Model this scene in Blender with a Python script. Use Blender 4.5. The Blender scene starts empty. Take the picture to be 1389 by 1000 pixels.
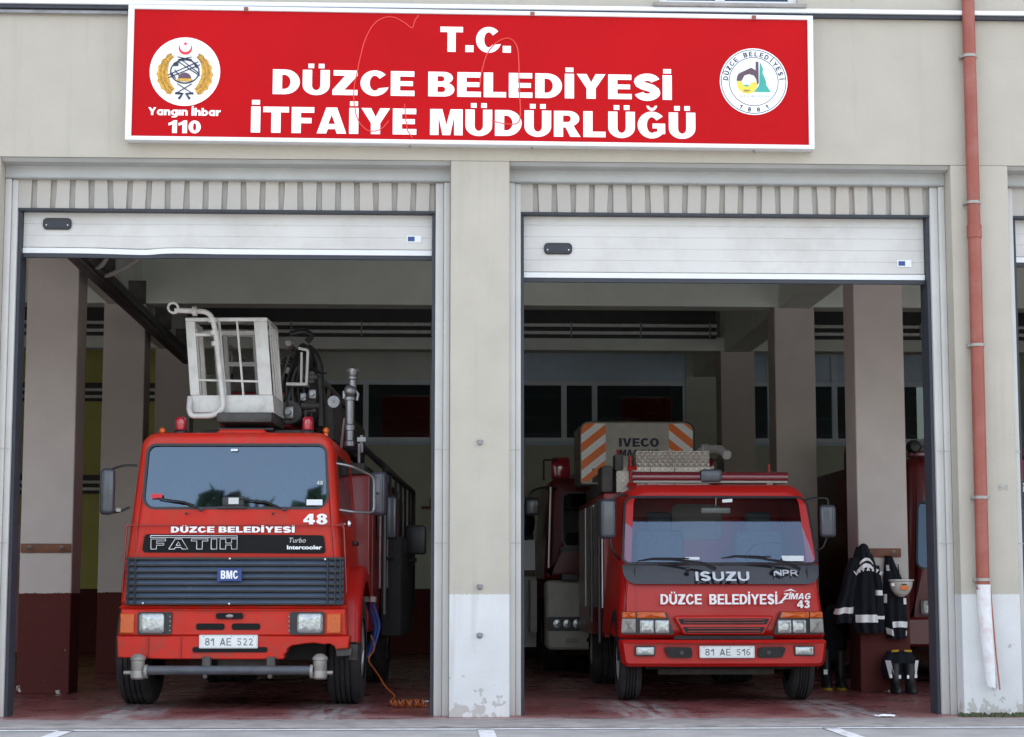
import bpy, bmesh, math, random
from mathutils import Vector, Matrix, noise
R = math.radians
rnd = random.Random(7)
S = bpy.context.scene
COL = S.collection

# ---------------------------------------------------------------- camera, sky, sun, exposure
cam = bpy.data.cameras.new('camera'); co = bpy.data.objects.new('camera', cam); COL.objects.link(co)
cam.sensor_width = 36.0; cam.lens = 36.0 * 2624 / 1389; cam.clip_end = 1000
co.location = (0, -16, 1.05)
co.rotation_euler = (R(90 + 6.479), 0, R(-2.4))
S.camera = co

SUN_EL, SUN_AZ = 60, 140          # azimuth: degrees to the right of "behind the camera"
W = bpy.data.worlds.new('World'); S.world = W; W.use_nodes = True
wn = W.node_tree.nodes; wl = W.node_tree.links
bg = wn['Background']
sky = wn.new('ShaderNodeTexSky'); sky.sky_type = 'NISHITA'; sky.sun_disc = False
sky.sun_elevation = R(SUN_EL); sky.sun_rotation = R(180 - SUN_AZ)
sky.air_density = 1.2; sky.dust_density = 2.0; sky.ozone_density = 1.0
hs = wn.new('ShaderNodeHueSaturation'); hs.inputs['Saturation'].default_value = 0.5
wl.new(sky.outputs[0], hs.inputs['Color']); wl.new(hs.outputs[0], bg.inputs['Color'])
bg.inputs['Strength'].default_value = 0.15
sl = bpy.data.lights.new('sun', 'SUN'); sl.energy = 1.2; sl.angle = R(12); sl.color = (1, .96, .9)
so = bpy.data.objects.new('sun', sl); COL.objects.link(so)
so.rotation_euler = (R(90 - SUN_EL), 0, R(SUN_AZ))
S.view_settings.view_transform = 'Standard'; S.view_settings.look = 'None'
S.cycles.max_bounces = 14; S.cycles.diffuse_bounces = 9; S.cycles.transparent_max_bounces = 16
S.view_settings.exposure = 1.96; S.view_settings.gamma = 1

# ---------------------------------------------------------------- materials
def nt(m):
    m.use_nodes = True
    t = m.node_tree
    return t, t.nodes, t.links, t.nodes['Principled BSDF']
def rgba(c): return (c[0], c[1], c[2], 1)
def mat(name, col, rough=.5, metal=0., var=.12, scale=6., bump=0., bscale=80., coat=0., spec=.5, dirt=None, dscale=2.5, damt=.45):
    m = bpy.data.materials.new(name); t, n, l, b = nt(m)
    tc = n.new('ShaderNodeTexCoord')
    nz = n.new('ShaderNodeTexNoise'); nz.inputs['Scale'].default_value = scale; nz.inputs['Detail'].default_value = 6
    l.new(tc.outputs['Object'], nz.inputs['Vector'])
    rp = n.new('ShaderNodeValToRGB')
    rp.color_ramp.elements[0].position = .3; rp.color_ramp.elements[1].position = .7
    rp.color_ramp.elements[0].color = rgba([c * (1 - var) for c in col])
    rp.color_ramp.elements[1].color = rgba([min(1, c * (1 + var)) for c in col])
    l.new(nz.outputs['Fac'], rp.inputs['Fac'])
    out = rp.outputs['Color']
    if dirt:
        n2 = n.new('ShaderNodeTexNoise'); n2.inputs['Scale'].default_value = dscale; n2.inputs['Detail'].default_value = 9; n2.inputs['Roughness'].default_value = .65
        l.new(tc.outputs['Object'], n2.inputs['Vector'])
        r2 = n.new('ShaderNodeValToRGB'); r2.color_ramp.elements[0].position = .48; r2.color_ramp.elements[1].position = .75
        r2.color_ramp.elements[0].color = (0, 0, 0, 1); r2.color_ramp.elements[1].color = (damt, damt, damt, 1)
        l.new(n2.outputs['Fac'], r2.inputs['Fac'])
        mx = n.new('ShaderNodeMix'); mx.data_type = 'RGBA'
        l.new(r2.outputs['Color'], mx.inputs['Factor']); l.new(out, mx.inputs['A']); mx.inputs['B'].default_value = rgba(dirt)
        out = mx.outputs['Result']
    l.new(out, b.inputs['Base Color'])
    rr = n.new('ShaderNodeMapRange'); rr.inputs['To Min'].default_value = max(.02, rough - .1); rr.inputs['To Max'].default_value = min(1, rough + .1)
    l.new(nz.outputs['Fac'], rr.inputs['Value']); l.new(rr.outputs[0], b.inputs['Roughness'])
    b.inputs['Metallic'].default_value = metal; b.inputs['Coat Weight'].default_value = coat
    b.inputs['Coat Roughness'].default_value = .08; b.inputs['Specular IOR Level'].default_value = spec
    if bump:
        n3 = n.new('ShaderNodeTexNoise'); n3.inputs['Scale'].default_value = bscale; n3.inputs['Detail'].default_value = 5
        l.new(tc.outputs['Object'], n3.inputs['Vector'])
        bp = n.new('ShaderNodeBump'); bp.inputs['Strength'].default_value = bump; bp.inputs['Distance'].default_value = .01
        l.new(n3.outputs['Fac'], bp.inputs['Height']); l.new(bp.outputs[0], b.inputs['Normal'])
    return m

def glass(name, tint, refl=.12, rough=.02):
    m = bpy.data.materials.new(name); m.use_nodes = True; t = m.node_tree; n = t.nodes; l = t.links
    n.remove(n['Principled BSDF'])
    tr = n.new('ShaderNodeBsdfTransparent'); tr.inputs[0].default_value = rgba(tint)
    gl = n.new('ShaderNodeBsdfGlossy'); gl.inputs['Color'].default_value = (.56, .76, 1, 1); gl.inputs['Roughness'].default_value = rough
    fr = n.new('ShaderNodeFresnel'); fr.inputs['IOR'].default_value = 1.5
    mr = n.new('ShaderNodeMapRange'); mr.inputs['From Min'].default_value = .04; mr.inputs['From Max'].default_value = 1
    mr.inputs['To Min'].default_value = refl; mr.inputs['To Max'].default_value = 1
    l.new(fr.outputs[0], mr.inputs['Value'])
    mx = n.new('ShaderNodeMixShader'); l.new(mr.outputs[0], mx.inputs[0]); l.new(tr.outputs[0], mx.inputs[1]); l.new(gl.outputs[0], mx.inputs[2])
    l.new(mx.outputs[0], n['Material Output'].inputs[0])
    return m

def banded(name, low, high, zsplit, rough=.85, chip=(.45, .43, .4), streak=True, var=.06, base_chip=.22):
    """plaster painted in two bands split at height zsplit, flaking near the floor"""
    m = bpy.data.materials.new(name); t, n, l, b = nt(m)
    tc = n.new('ShaderNodeTexCoord'); sp = n.new('ShaderNodeSeparateXYZ'); l.new(tc.outputs['Object'], sp.inputs[0])
    nz = n.new('ShaderNodeTexNoise'); nz.inputs['Scale'].default_value = 3; nz.inputs['Detail'].default_value = 8
    l.new(tc.outputs['Object'], nz.inputs['Vector'])
    nf = n.new('ShaderNodeTexNoise'); nf.inputs['Scale'].default_value = 55; nf.inputs['Detail'].default_value = 6
    l.new(tc.outputs['Object'], nf.inputs['Vector'])
    # wobble of the paint edge
    wb = n.new('ShaderNodeMath'); wb.operation = 'MULTIPLY_ADD'; wb.inputs[1].default_value = .03; l.new(nf.outputs['Fac'], wb.inputs[0]); l.new(sp.outputs['Z'], wb.inputs[2])
    gt = n.new('ShaderNodeMath'); gt.operation = 'GREATER_THAN'; gt.inputs[1].default_value = zsplit + .015; l.new(wb.outputs[0], gt.inputs[0])
    m1 = n.new('ShaderNodeMix'); m1.data_type = 'RGBA'; l.new(gt.outputs[0], m1.inputs['Factor'])
    m1.inputs['A'].default_value = rgba(low); m1.inputs['B'].default_value = rgba(high)
    # blotches
    rp = n.new('ShaderNodeMapRange'); rp.inputs['From Min'].default_value = .3; rp.inputs['From Max'].default_value = .7
    rp.inputs['To Min'].default_value = 1 - var; rp.inputs['To Max'].default_value = 1 + var * .5; l.new(nz.outputs['Fac'], rp.inputs['Value'])
    mv = n.new('ShaderNodeVectorMath'); mv.operation = 'SCALE'; l.new(m1.outputs['Result'], mv.inputs[0]); l.new(rp.outputs[0], mv.inputs['Scale'])
    out = mv.outputs[0]
    if streak:
        mp = n.new('ShaderNodeMapping'); mp.inputs['Scale'].default_value = (9, 9, .6); l.new(tc.outputs['Object'], mp.inputs['Vector'])
        ns = n.new('ShaderNodeTexNoise'); ns.inputs['Scale'].default_value = 1; ns.inputs['Detail'].default_value = 5; l.new(mp.outputs[0], ns.inputs['Vector'])
        r3 = n.new('ShaderNodeMapRange'); r3.inputs['From Min'].default_value = .56; r3.inputs['From Max'].default_value = .8; r3.inputs['To Max'].default_value = .32
        l.new(ns.outputs['Fac'], r3.inputs['Value'])
        ms = n.new('ShaderNodeMix'); ms.data_type = 'RGBA'; l.new(r3.outputs[0], ms.inputs['Factor']); l.new(out, ms.inputs['A']); ms.inputs['B'].default_value = (.3, .29, .25, 1)
        out = ms.outputs['Result']
    # chips towards the base
    nc = n.new('ShaderNodeTexNoise'); nc.inputs['Scale'].default_value = 8; nc.inputs['Detail'].default_value = 7; nc.inputs['Roughness'].default_value = .6
    l.new(tc.outputs['Object'], nc.inputs['Vector'])
    fz = n.new('ShaderNodeMapRange'); fz.inputs['From Min'].default_value = 0; fz.inputs['From Max'].default_value = base_chip * 2.2; fz.inputs['To Min'].default_value = .2 if base_chip > .15 else .12; fz.inputs['To Max'].default_value = 0
    l.new(sp.outputs['Z'], fz.inputs['Value'])
    ad = n.new('ShaderNodeMath'); ad.operation = 'ADD'; l.new(nc.outputs['Fac'], ad.inputs[0]); l.new(fz.outputs[0], ad.inputs[1])
    cg = n.new('ShaderNodeMapRange'); cg.inputs['From Min'].default_value = .685 if base_chip > .15 else .725; cg.inputs['From Max'].default_value = .70 if base_chip > .15 else .74; l.new(ad.outputs[0], cg.inputs['Value'])
    mc = n.new('ShaderNodeMix'); mc.data_type = 'RGBA'; l.new(cg.outputs[0], mc.inputs['Factor']); l.new(out, mc.inputs['A']); mc.inputs['B'].default_value = rgba(chip)
    l.new(mc.outputs['Result'], b.inputs['Base Color']); b.inputs['Roughness'].default_value = rough; b.inputs['Specular IOR Level'].default_value = .25
    sb = n.new('ShaderNodeMath'); sb.operation = 'MULTIPLY_ADD'; sb.inputs[1].default_value = -1.5; l.new(cg.outputs[0], sb.inputs[0]); l.new(nf.outputs['Fac'], sb.inputs[2])
    bp = n.new('ShaderNodeBump'); bp.inputs['Strength'].default_value = .35; bp.inputs['Distance'].default_value = .006
    nt2 = n.new('ShaderNodeTexNoise'); nt2.inputs['Scale'].default_value = 14; nt2.inputs['Detail'].default_value = 3; l.new(tc.outputs['Object'], nt2.inputs['Vector'])
    sc = n.new('ShaderNodeMath'); sc.operation = 'MULTIPLY_ADD'; sc.inputs[1].default_value = 1.2; l.new(nt2.outputs['Fac'], sc.inputs[0]); l.new(sb.outputs[0], sc.inputs[2])
    l.new(sc.outputs[0], bp.inputs['Height']); l.new(bp.outputs[0], b.inputs['Normal'])
    return m

M = {}
M['plaster'] = banded('facade_plaster', (.62, .62, .61), (.45, .41, .345), -50, var=.05)
M['pillar'] = banded('pillar_plaster', (.62, .62, .61), (.46, .42, .355), 1.0, base_chip=.2)
M['column'] = banded('column_paint', (.10, .024, .021), (.58, .525, .485), 1.0, chip=(.5, .47, .44), streak=False, base_chip=.12)
M['inwall'] = banded('inner_wall_paint', (.10, .025, .02), (.60, .62, .52), 1.04, streak=False, base_chip=.02)
M['inwall_y'] = banded('yellow_wall_paint', (.10, .025, .02), (.58, .55, .18), 1.04, streak=False, base_chip=.02)
M['beam'] = mat('beam_paint', (.76, .80, .72), .85, var=.06, scale=2, bump=.1)
M['ceil'] = mat('ceiling_paint', (.62, .64, .58), .9, var=.1, scale=1.5)
M['bluewall'] = mat('pale_blue_panel', (.62, .76, .88), .6, var=.05)
M['winframe'] = mat('pale_window_frame', (.78, .86, .92), .4, var=.05)
M['zinc'] = mat('painted_sheet_metal', (.42, .42, .405), .5, var=.07, scale=3, dirt=(.3, .28, .25), damt=.3)
M['corr'] = mat('corrugated_sheet', (.44, .41, .37), .5, var=.07, scale=3, dirt=(.36, .30, .24), dscale=3, damt=.5)
M['jamb'] = mat('pale_blue_grey_jamb', (.545, .53, .50), .4, var=.05, scale=3, dirt=(.4, .4, .38), damt=.25)
M['shutter'] = mat('white_shutter', (.60, .58, .55), .4, var=.05, scale=2, dirt=(.42, .38, .34), dscale=1.8, damt=.6)
M['rail'] = mat('white_rail', (.74, .74, .74), .35, var=.03)
M['black'] = mat('black_plastic', (.018, .019, .022), .4, var=.2)
M['rubber'] = mat('tyre_rubber', (.022, .022, .024), .8, var=.3, scale=14, bump=.15, dirt=(.10, .095, .085), dscale=5, damt=.5)
M['seal'] = mat('rubber_seal', (.03, .034, .045), .6, var=.2)
M['red'] = mat('fire_red_paint', (.58, .020, .009), .42, var=.08, scale=3, coat=.08, spec=.3, dirt=(.34, .075, .045), dscale=3.5, damt=.6)
M['red2'] = mat('bright_red_paint', (.50, .012, .009), .36, var=.06, scale=3, coat=.12, spec=.35, dirt=(.34, .03, .025), dscale=3, damt=.35)
M['redworn'] = mat('worn_red_paint', (.58, .022, .010), .48, var=.08, scale=3, coat=.05, spec=.3, dirt=(.16, .07, .05), dscale=7, damt=.8)
M['pipe_met'] = mat('galvanised_pipe', (.88, .88, .84), .3, metal=.0, var=.1, scale=12)
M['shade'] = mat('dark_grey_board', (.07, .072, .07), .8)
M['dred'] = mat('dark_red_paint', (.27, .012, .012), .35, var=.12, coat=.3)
M['cream'] = mat('cream_paint', (.52, .50, .43), .45, var=.08, dirt=(.2, .19, .16))
M['white'] = mat('white_enamel', (.70, .68, .64), .45, var=.06, scale=5, dirt=(.3, .26, .22), dscale=6, damt=.55)
M['offgrey'] = mat('grey_enamel', (.36, .35, .33), .5, var=.1, dirt=(.12, .11, .1), dscale=6)
M['tape'] = mat('reflective_tape', (.93, .94, .93), .35, var=.02)
M['orange'] = mat('hazard_orange', (1.0, .20, .012), .4, var=.03)
M['letter'] = mat('white_lettering', (.92, .92, .92), .5, var=.01)
M['letterdk'] = mat('navy_lettering', (.02, .028, .06), .5, var=.05)
M['silver'] = mat('silver_lettering', (.55, .56, .57), .35, metal=.4, var=.04)
M['signred'] = mat('sign_red_vinyl', (.46, .003, .006), .45, var=.06, scale=1.2, spec=.10, bump=.03, bscale=4)
M['signline'] = mat('orange_line', (.70, .045, .025), .5, var=.05)
M['mred_shaded'] = mat('maroon_shaded_red', (.115, .007, .008), .35, var=.12, coat=.2)  # dark red of the ladder engine; on the third-bay engine, painted shade
M['alu'] = mat('brushed_aluminium', (.62, .63, .65), .35, metal=.9, var=.06)
M['steel'] = mat('dull_steel', (.30, .30, .31), .42, metal=.85, var=.2, scale=9, dirt=(.12, .1, .08))
M['barmetal'] = mat('dark_bar_metal', (.075, .085, .10), .45, var=.2, dirt=(.16, .14, .12))
M['castal'] = mat('cast_grey_metal', (.34, .32, .29), .55, metal=.35, var=.15, scale=20, dirt=(.2, .18, .15))
M['chrome'] = mat('chrome', (.8, .81, .82), .12, metal=1, var=.02)
M['lens'] = mat('clear_lens', (.45, .48, .47), .16, metal=.45, var=.18, scale=30, bump=.3, bscale=40, coat=1)
M['amber'] = mat('amber_lens', (.62, .10, .004), .3, var=.1, scale=40, bump=.2, bscale=60, coat=.3)
M['redlens'] = mat('red_lens', (.42, .012, .03), .12, var=.15, coat=1)
M['wine'] = mat('wine_lightbar', (.16, .012, .02), .2, var=.1, coat=1)
M['slat'] = mat('grille_slat', (.10, .13, .19), .24, var=.12, scale=4, spec=.6)
M['dark'] = mat('dark_underbody', (.02, .02, .02), .8, var=.4, scale=12)
M['grime'] = mat('grimy_metal', (.07, .065, .06), .65, var=.4, scale=10, bump=.3, bscale=30)
M['bluepl'] = mat('blue_enamel', (.015, .05, .22), .3, var=.05)
M['plate'] = mat('plate_white', (.80, .82, .80), .4, var=.04, scale=20)
M['platetx'] = mat('plate_ink', (.16, .19, .20), .5, var=.1)
M['seat'] = mat('seat_cloth', (.10, .11, .13), .9, var=.15, scale=30)
M['pipe_red'] = mat('terracotta_pvc', (.27, .065, .043), .5, var=.07, scale=4, dirt=(.45, .22, .18), damt=.4)
M['pipe_wht'] = mat('white_washed_pipe', (.70, .70, .70), .7, var=.06, dirt=(.45, .2, .16), dscale=5, damt=.6)
M['wood'] = mat('brown_wood', (.17, .065, .03), .6, var=.25, scale=12)
M['navy'] = mat('navy_turnout_cloth', (.005, .007, .013), .92, var=.25, scale=25, bump=.3, bscale=120)
M['yellow'] = mat('yellow_trim', (.55, .36, .03), .5)
M['hose'] = mat('orange_hose', (.34, .08, .015), .5, var=.1)
M['bluehose'] = mat('blue_hose', (.02, .06, .25), .4)
M['helmet'] = mat('helmet_ivory', (.62, .61, .55), .35, var=.06, coat=.4)
M['boot'] = mat('boot_rubber', (.014, .014, .014), .5)
M['paper'] = mat('paper', (.8, .82, .84), .8, var=.02)
M['foliage'] = mat('leaf_green', (.05, .09, .03), .7, var=.4, scale=3)
M['bark'] = mat('bark', (.12, .09, .06), .9)
M['gold'] = mat('wreath_gold', (.62, .33, .035), .5, var=.35, scale=45)
M['green'] = mat('emblem_green', (.05, .36, .30), .5)
M['maroon'] = mat('emblem_maroon', (.11, .06, .085), .5)
M['emyel'] = mat('emblem_yellow', (.75, .60, .07), .5)
M['crescent'] = mat('emblem_red', (.70, .03, .05), .5)
M['ws'] = glass('windscreen_glass', (.34, .37, .36), .12)
M['bandblk'] = mat('band_black', (.007, .007, .008), .5, spec=.18)
M['ws_isz'] = glass('windscreen_glass_clear', (.84, .87, .86), .13)
M['winglass'] = glass('window_glass', (.20, .22, .22), .06)
M['mirror'] = mat('mirror_shell', (.05, .055, .07), .3, var=.1, coat=.4)
M['gloss'] = mat('gloss_black_panel', (.018, .02, .025), .10, var=.05, coat=.0, spec=.6)

def diamond():
    m = mat('diamond_plate', (.50, .46, .40), .4, metal=.55, var=.12, dirt=(.25, .2, .16))
    t = m.node_tree; n = t.nodes; l = t.links
    tc = n.new('ShaderNodeTexCoord'); mp = n.new('ShaderNodeMapping'); mp.inputs['Rotation'].default_value = (0, R(45), 0); l.new(tc.outputs['Object'], mp.inputs[0])
    ck = n.new('ShaderNodeTexVoronoi'); ck.distance = 'CHEBYCHEV'; ck.inputs['Scale'].default_value = 24; ck.inputs['Randomness'].default_value = 0; l.new(mp.outputs[0], ck.inputs['Vector'])
    bp = n.new('ShaderNodeBump'); bp.inputs['Strength'].default_value = 1; bp.inputs['Distance'].default_value = .02; l.new(ck.outputs['Distance'], bp.inputs['Height'])
    l.new(bp.outputs[0], n['Principled BSDF'].inputs['Normal']); return m
M['diamond'] = diamond()

def floor_mat():
    m = bpy.data.materials.new('red_floor_paint'); t, n, l, b = nt(m)
    tc = n.new('ShaderNodeTexCoord'); sp = n.new('ShaderNodeSeparateXYZ'); l.new(tc.outputs['Object'], sp.inputs[0])
    def noi(sc, det=8, r=.6, vec=None):
        z = n.new('ShaderNodeTexNoise'); z.inputs['Scale'].default_value = sc; z.inputs['Detail'].default_value = det; z.inputs['Roughness'].default_value = r
        l.new(vec or tc.outputs['Object'], z.inputs['Vector']); return z.outputs['Fac']
    def mr(v, a, c, d=0., e=1.):
        q = n.new('ShaderNodeMapRange'); q.inputs['From Min'].default_value = a; q.inputs['From Max'].default_value = c; q.inputs['To Min'].default_value = d; q.inputs['To Max'].default_value = e
        l.new(v, q.inputs['Value']); return q.outputs[0]
    def mixc(f, a, c):
        x = n.new('ShaderNodeMix'); x.data_type = 'RGBA'; l.new(f, x.inputs['Factor'])
        if isinstance(a, tuple): x.inputs['A'].default_value = rgba(a)
        else: l.new(a, x.inputs['A'])
        x.inputs['B'].default_value = rgba(c); return x.outputs['Result']
    def mth(op, a, c):
        x = n.new('ShaderNodeMath'); x.operation = op
        for i, v in enumerate((a, c)):
            if isinstance(v, (int, float)): x.inputs[i].default_value = v
            else: l.new(v, x.inputs[i])
        return x.outputs[0]
    base = mixc(mr(noi(1.3), .35, .65), (.20, .05, .048), (.28, .10, .095))
    # tyre-polished lanes worn to the concrete, running out of the bays
    mp = n.new('ShaderNodeMapping'); mp.inputs['Scale'].default_value = (5, .5, 1); mp.inputs['Rotation'].default_value = (0, 0, R(-12)); l.new(tc.outputs['Object'], mp.inputs[0])
    st = noi(1.6, 6, .6, mp.outputs[0])
    lanes = None
    for cx in (-2.55, -.85, 1.85, 3.55, 6.0):
        d = mth('ABSOLUTE', mth('SUBTRACT', sp.outputs['X'], cx), 0)
        v = mr(d, .12, .42, 1, 0)
        lanes = v if lanes is None else mth('MAXIMUM', lanes, v)
    near = mr(sp.outputs['Y'], 1.2, 3.2, 1, .15)
    near2 = mr(sp.outputs['Y'], -.7, .5, 1, 0)
    w = mth('MULTIPLY', mth('MULTIPLY', lanes, near), mr(st, .38, .55))
    w2 = mth('MULTIPLY', near2, mr(noi(3.5), .35, .6))
    w = mth('MAXIMUM', w, w2)
    w = mth('MAXIMUM', w, mr(noi(2.2, 10, .7), .60, .68, 0, .7))
    c1 = mixc(mth('MULTIPLY', w, .85), base, (.50, .45, .435))
    c2 = mixc(mr(noi(1.1, 9, .65), .56, .74, 0, .8), c1, (.05, .03, .03))
    l.new(c2, b.inputs['Base Color'])
    l.new(mr(noi(2.0), .35, .65, .16, .5), b.inputs['Roughness'])
    bp = n.new('ShaderNodeBump'); bp.inputs['Strength'].default_value = .15; bp.inputs['Distance'].default_value = .01; l.new(noi(40), bp.inputs['Height']); l.new(bp.outputs[0], b.inputs['Normal'])
    return m
M['floor'] = floor_mat()
M['asphalt'] = mat('pale_asphalt', (.33, .325, .31), .85, var=.18, scale=3, bump=.4, bscale=120, dirt=(.30, .30, .30), dscale=14, damt=.6)
M['concrete'] = mat('apron_concrete', (.30, .27, .255), .85, var=.15, scale=5, bump=.3, bscale=60, dirt=(.10, .09, .085), dscale=4, damt=.7)
M['roadpaint'] = mat('worn_road_paint', (.7, .7, .7), .8, var=.1, scale=20, dirt=(.25, .25, .25), dscale=12, damt=.9)

# ---------------------------------------------------------------- mesh helpers
def rpoly(pts, rad, seg=6):
    """rounded polygon; pts [(x,z)], rad a number or a list"""
    out = []; N = len(pts)
    for i, p in enumerate(pts):
        r = rad[i] if isinstance(rad, (list, tuple)) else rad
        p = Vector(p); a = (Vector(pts[i - 1]) - p); c = (Vector(pts[(i + 1) % N]) - p)
        a.normalize(); c.normalize()
        ang = a.angle(c); d = r / math.tan(ang / 2)
        s = p + a * d; e = p + c * d
        bis = (a + c).normalized(); ctr = p + bis * (r / math.sin(ang / 2))
        v0 = s - ctr; v1 = e - ctr
        sg = v0.angle_signed(v1) if r > 1e-6 else 0
        for k in range(seg + 1):
            t = k / seg
            if r <= 1e-6: out.append(tuple(p)); continue
            an = -sg * t
            out.append((ctr.x + v0.x * math.cos(an) - v0.y * math.sin(an), ctr.y + v0.x * math.sin(an) + v0.y * math.cos(an)))
    return out
def rrect(cx, cz, w, h, r, seg=5):
    return rpoly([(cx - w / 2, cz - h / 2), (cx + w / 2, cz - h / 2), (cx + w / 2, cz + h / 2), (cx - w / 2, cz + h / 2)], r, seg)
def inset(pts, d):
    out = []; N = len(pts)
    # de-duplicated normals
    for i in range(N):
        p = Vector(pts[i]); j = i - 1
        while (Vector(pts[j]) - p).length < 1e-6: j -= 1
        k = (i + 1) % N
        while (Vector(pts[k]) - p).length < 1e-6: k = (k + 1) % N
        e0 = (p - Vector(pts[j])).normalized(); e1 = (Vector(pts[k]) - p).normalized()
        n0 = Vector((-e0.y, e0.x)); n1 = Vector((-e1.y, e1.x)); b = n0 + n1
        b = b / max(.2, b.dot(n0))
        q = p + b * d
        out.append((q.x, q.y))
    return out

class MB:
    def __init__(s): s.bm = bmesh.new(); s.mi = 0
    def face(s, vs):
        try:
            f = s.bm.faces.new(vs); f.material_index = s.mi; return f
        except ValueError: return None
    def box(s, x0, x1, y0, y1, z0, z1, bev=0, seg=2, rot=None):
        b = bmesh.new()
        bmesh.ops.create_cube(b, size=1)
        bmesh.ops.scale(b, vec=(abs(x1 - x0), abs(y1 - y0), abs(z1 - z0)), verts=b.verts)
        if bev: bmesh.ops.bevel(b, geom=list(b.edges), offset=bev, segments=seg, affect='EDGES', profile=.5)
        if rot: bmesh.ops.rotate(b, matrix=rot, verts=b.verts)
        bmesh.ops.translate(b, vec=((x0 + x1) / 2, (y0 + y1) / 2, (z0 + z1) / 2), verts=b.verts)
        return s.merge(b)
    def merge(s, b):
        mp = {v: s.bm.verts.new(v.co) for v in b.verts}
        for f in b.faces: s.face([mp[v] for v in f.verts])
        b.free(); return s
    def loft(s, loops, closed=True, cap0=False, cap1=False):
        L = [[s.bm.verts.new(p) for p in lp] for lp in loops]
        n = len(L[0])
        for a, b in zip(L, L[1:]):
            for i in range(n if closed else n - 1):
                j = (i + 1) % n
                s.face([a[i], a[j], b[j], b[i]])
        if cap0: s.face(list(reversed(L[0])))
        if cap1: s.face(L[-1])
        return s
    def plate(s, pts, y0, y1, yf=None, edge=0):
        """prism of an xz outline from y0 (front) to y1 (back)"""
        f = yf or (lambda x, z: 0)
        lo = []
        if edge:
            q = inset(pts, edge)
            lo.append([(x, y0 + f(x, z), z) for x, z in q]); lo.append([(x, y0 + edge + f(x, z), z) for x, z in pts])
        else: lo.append([(x, y0 + f(x, z), z) for x, z in pts])
        lo.append([(x, y1 + f(x, z), z) for x, z in pts])
        return s.loft(lo, cap0=True, cap1=True)
    def dome(s, pts, y0, h, steps=4, yf=None):
        f = yf or (lambda x, z: 0)
        cx = sum(p[0] for p in pts) / len(pts); cz = sum(p[1] for p in pts) / len(pts)
        lo = []
        for k in range(steps + 1):
            t = k / steps; sc = math.cos(t * math.pi / 2 * .97); yy = y0 - h * math.sin(t * math.pi / 2)
            lo.append([(cx + (x - cx) * sc, yy + f(x, z), cz + (z - cz) * sc) for x, z in pts])
        return s.loft(lo, cap1=True)
    def tube(s, pts, r, n=8, caps=True, closed=False):
        P = [Vector(p) for p in pts]; loops = []; prev = None
        for i, p in enumerate(P):
            if i == 0: d = P[1] - P[0]
            elif i == len(P) - 1: d = P[-1] - P[-2]
            else: d = (P[i + 1] - p).normalized() + (p - P[i - 1]).normalized()
            d.normalize()
            if prev is None:
                u = d.orthogonal().normalized()
            else:
                u = (prev - d * prev.dot(d)); u = u.normalized() if u.length > 1e-5 else d.orthogonal().normalized()
            prev = u; w = d.cross(u)
            rr = r[i] if isinstance(r, (list, tuple)) else r
            loops.append([tuple(p + (u * math.cos(2 * math.pi * k / n) + w * math.sin(2 * math.pi * k / n)) * rr) for k in range(n)])
        return s.loft(loops, cap0=caps, cap1=caps)
    def lathe(s, prof, o, axis='Z', n=20, cap=True):
        o = Vector(o); lo = []
        for r, t in prof:
            lp = []
            for k in range(n):
                a = 2 * math.pi * k / n; c, d = r * math.cos(a), r * math.sin(a)
                v = {'Z': (c, d, t), 'Y': (c, t, d), 'X': (t, c, d)}[axis]
                lp.append(tuple(o + Vector(v)))
            lo.append(lp)
        return s.loft(lo, cap0=cap, cap1=cap)
    def ball(s, c, rx, ry, rz, u=14, v=8):
        b = bmesh.new(); bmesh.ops.create_uvsphere(b, u_segments=u, v_segments=v, radius=1)
        bmesh.ops.scale(b, vec=(rx, ry, rz), verts=b.verts); bmesh.ops.translate(b, vec=c, verts=b.verts)
        return s.merge(b)
    def grid(s, fn, nu, nv):
        V = [[s.bm.verts.new(fn(i / nu, j / nv)) for i in range(nu + 1)] for j in range(nv + 1)]
        for j in range(nv):
            for i in range(nu): s.face([V[j][i], V[j][i + 1], V[j + 1][i + 1], V[j + 1][i]])
        return s
    def done(s, name, mats, parent=None, smooth=38):
        me = bpy.data.meshes.new(name)
        bmesh.ops.recalc_face_normals(s.bm, faces=s.bm.faces)
        s.bm.to_mesh(me); s.bm.free()
        if smooth:
            for p in me.polygons: p.use_smooth = True
            me.set_sharp_from_angle(angle=R(smooth))
        for m in (mats if isinstance(mats, (list, tuple)) else [mats]): me.materials.append(M[m] if isinstance(m, str) else m)
        o = bpy.data.objects.new(name, me); COL.objects.link(o)
        if parent: o.parent = parent
        return o
def arc(pts, r=.06, seg=5):
    """polyline with rounded corners"""
    P = [Vector(p) for p in pts]; out = [tuple(P[0])]
    for a, p, c in zip(P, P[1:], P[2:]):
        d = min(r, (a - p).length * .45, (c - p).length * .45)
        s0 = p + (a - p).normalized() * d; e = p + (c - p).normalized() * d
        for k in range(seg + 1):
            t = k / seg; out.append(tuple(s0 * (1 - t) ** 2 + p * 2 * t * (1 - t) + e * t * t))
    out.append(tuple(P[-1])); return out

def thing(name, label, cat, loc=(0, 0, 0), group=None, rz=0):
    o = bpy.data.objects.new(name, None); COL.objects.link(o); o.location = loc; o.rotation_euler = (0, 0, rz)
    o.empty_display_size = .2
    return tag(o, label, cat, group)
def tag(o, label, cat, group=None):
    o['label'] = label; o['category'] = cat
    if group: o['group'] = group
    return o
def struct(o): o['kind'] = 'structure'; return o

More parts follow.
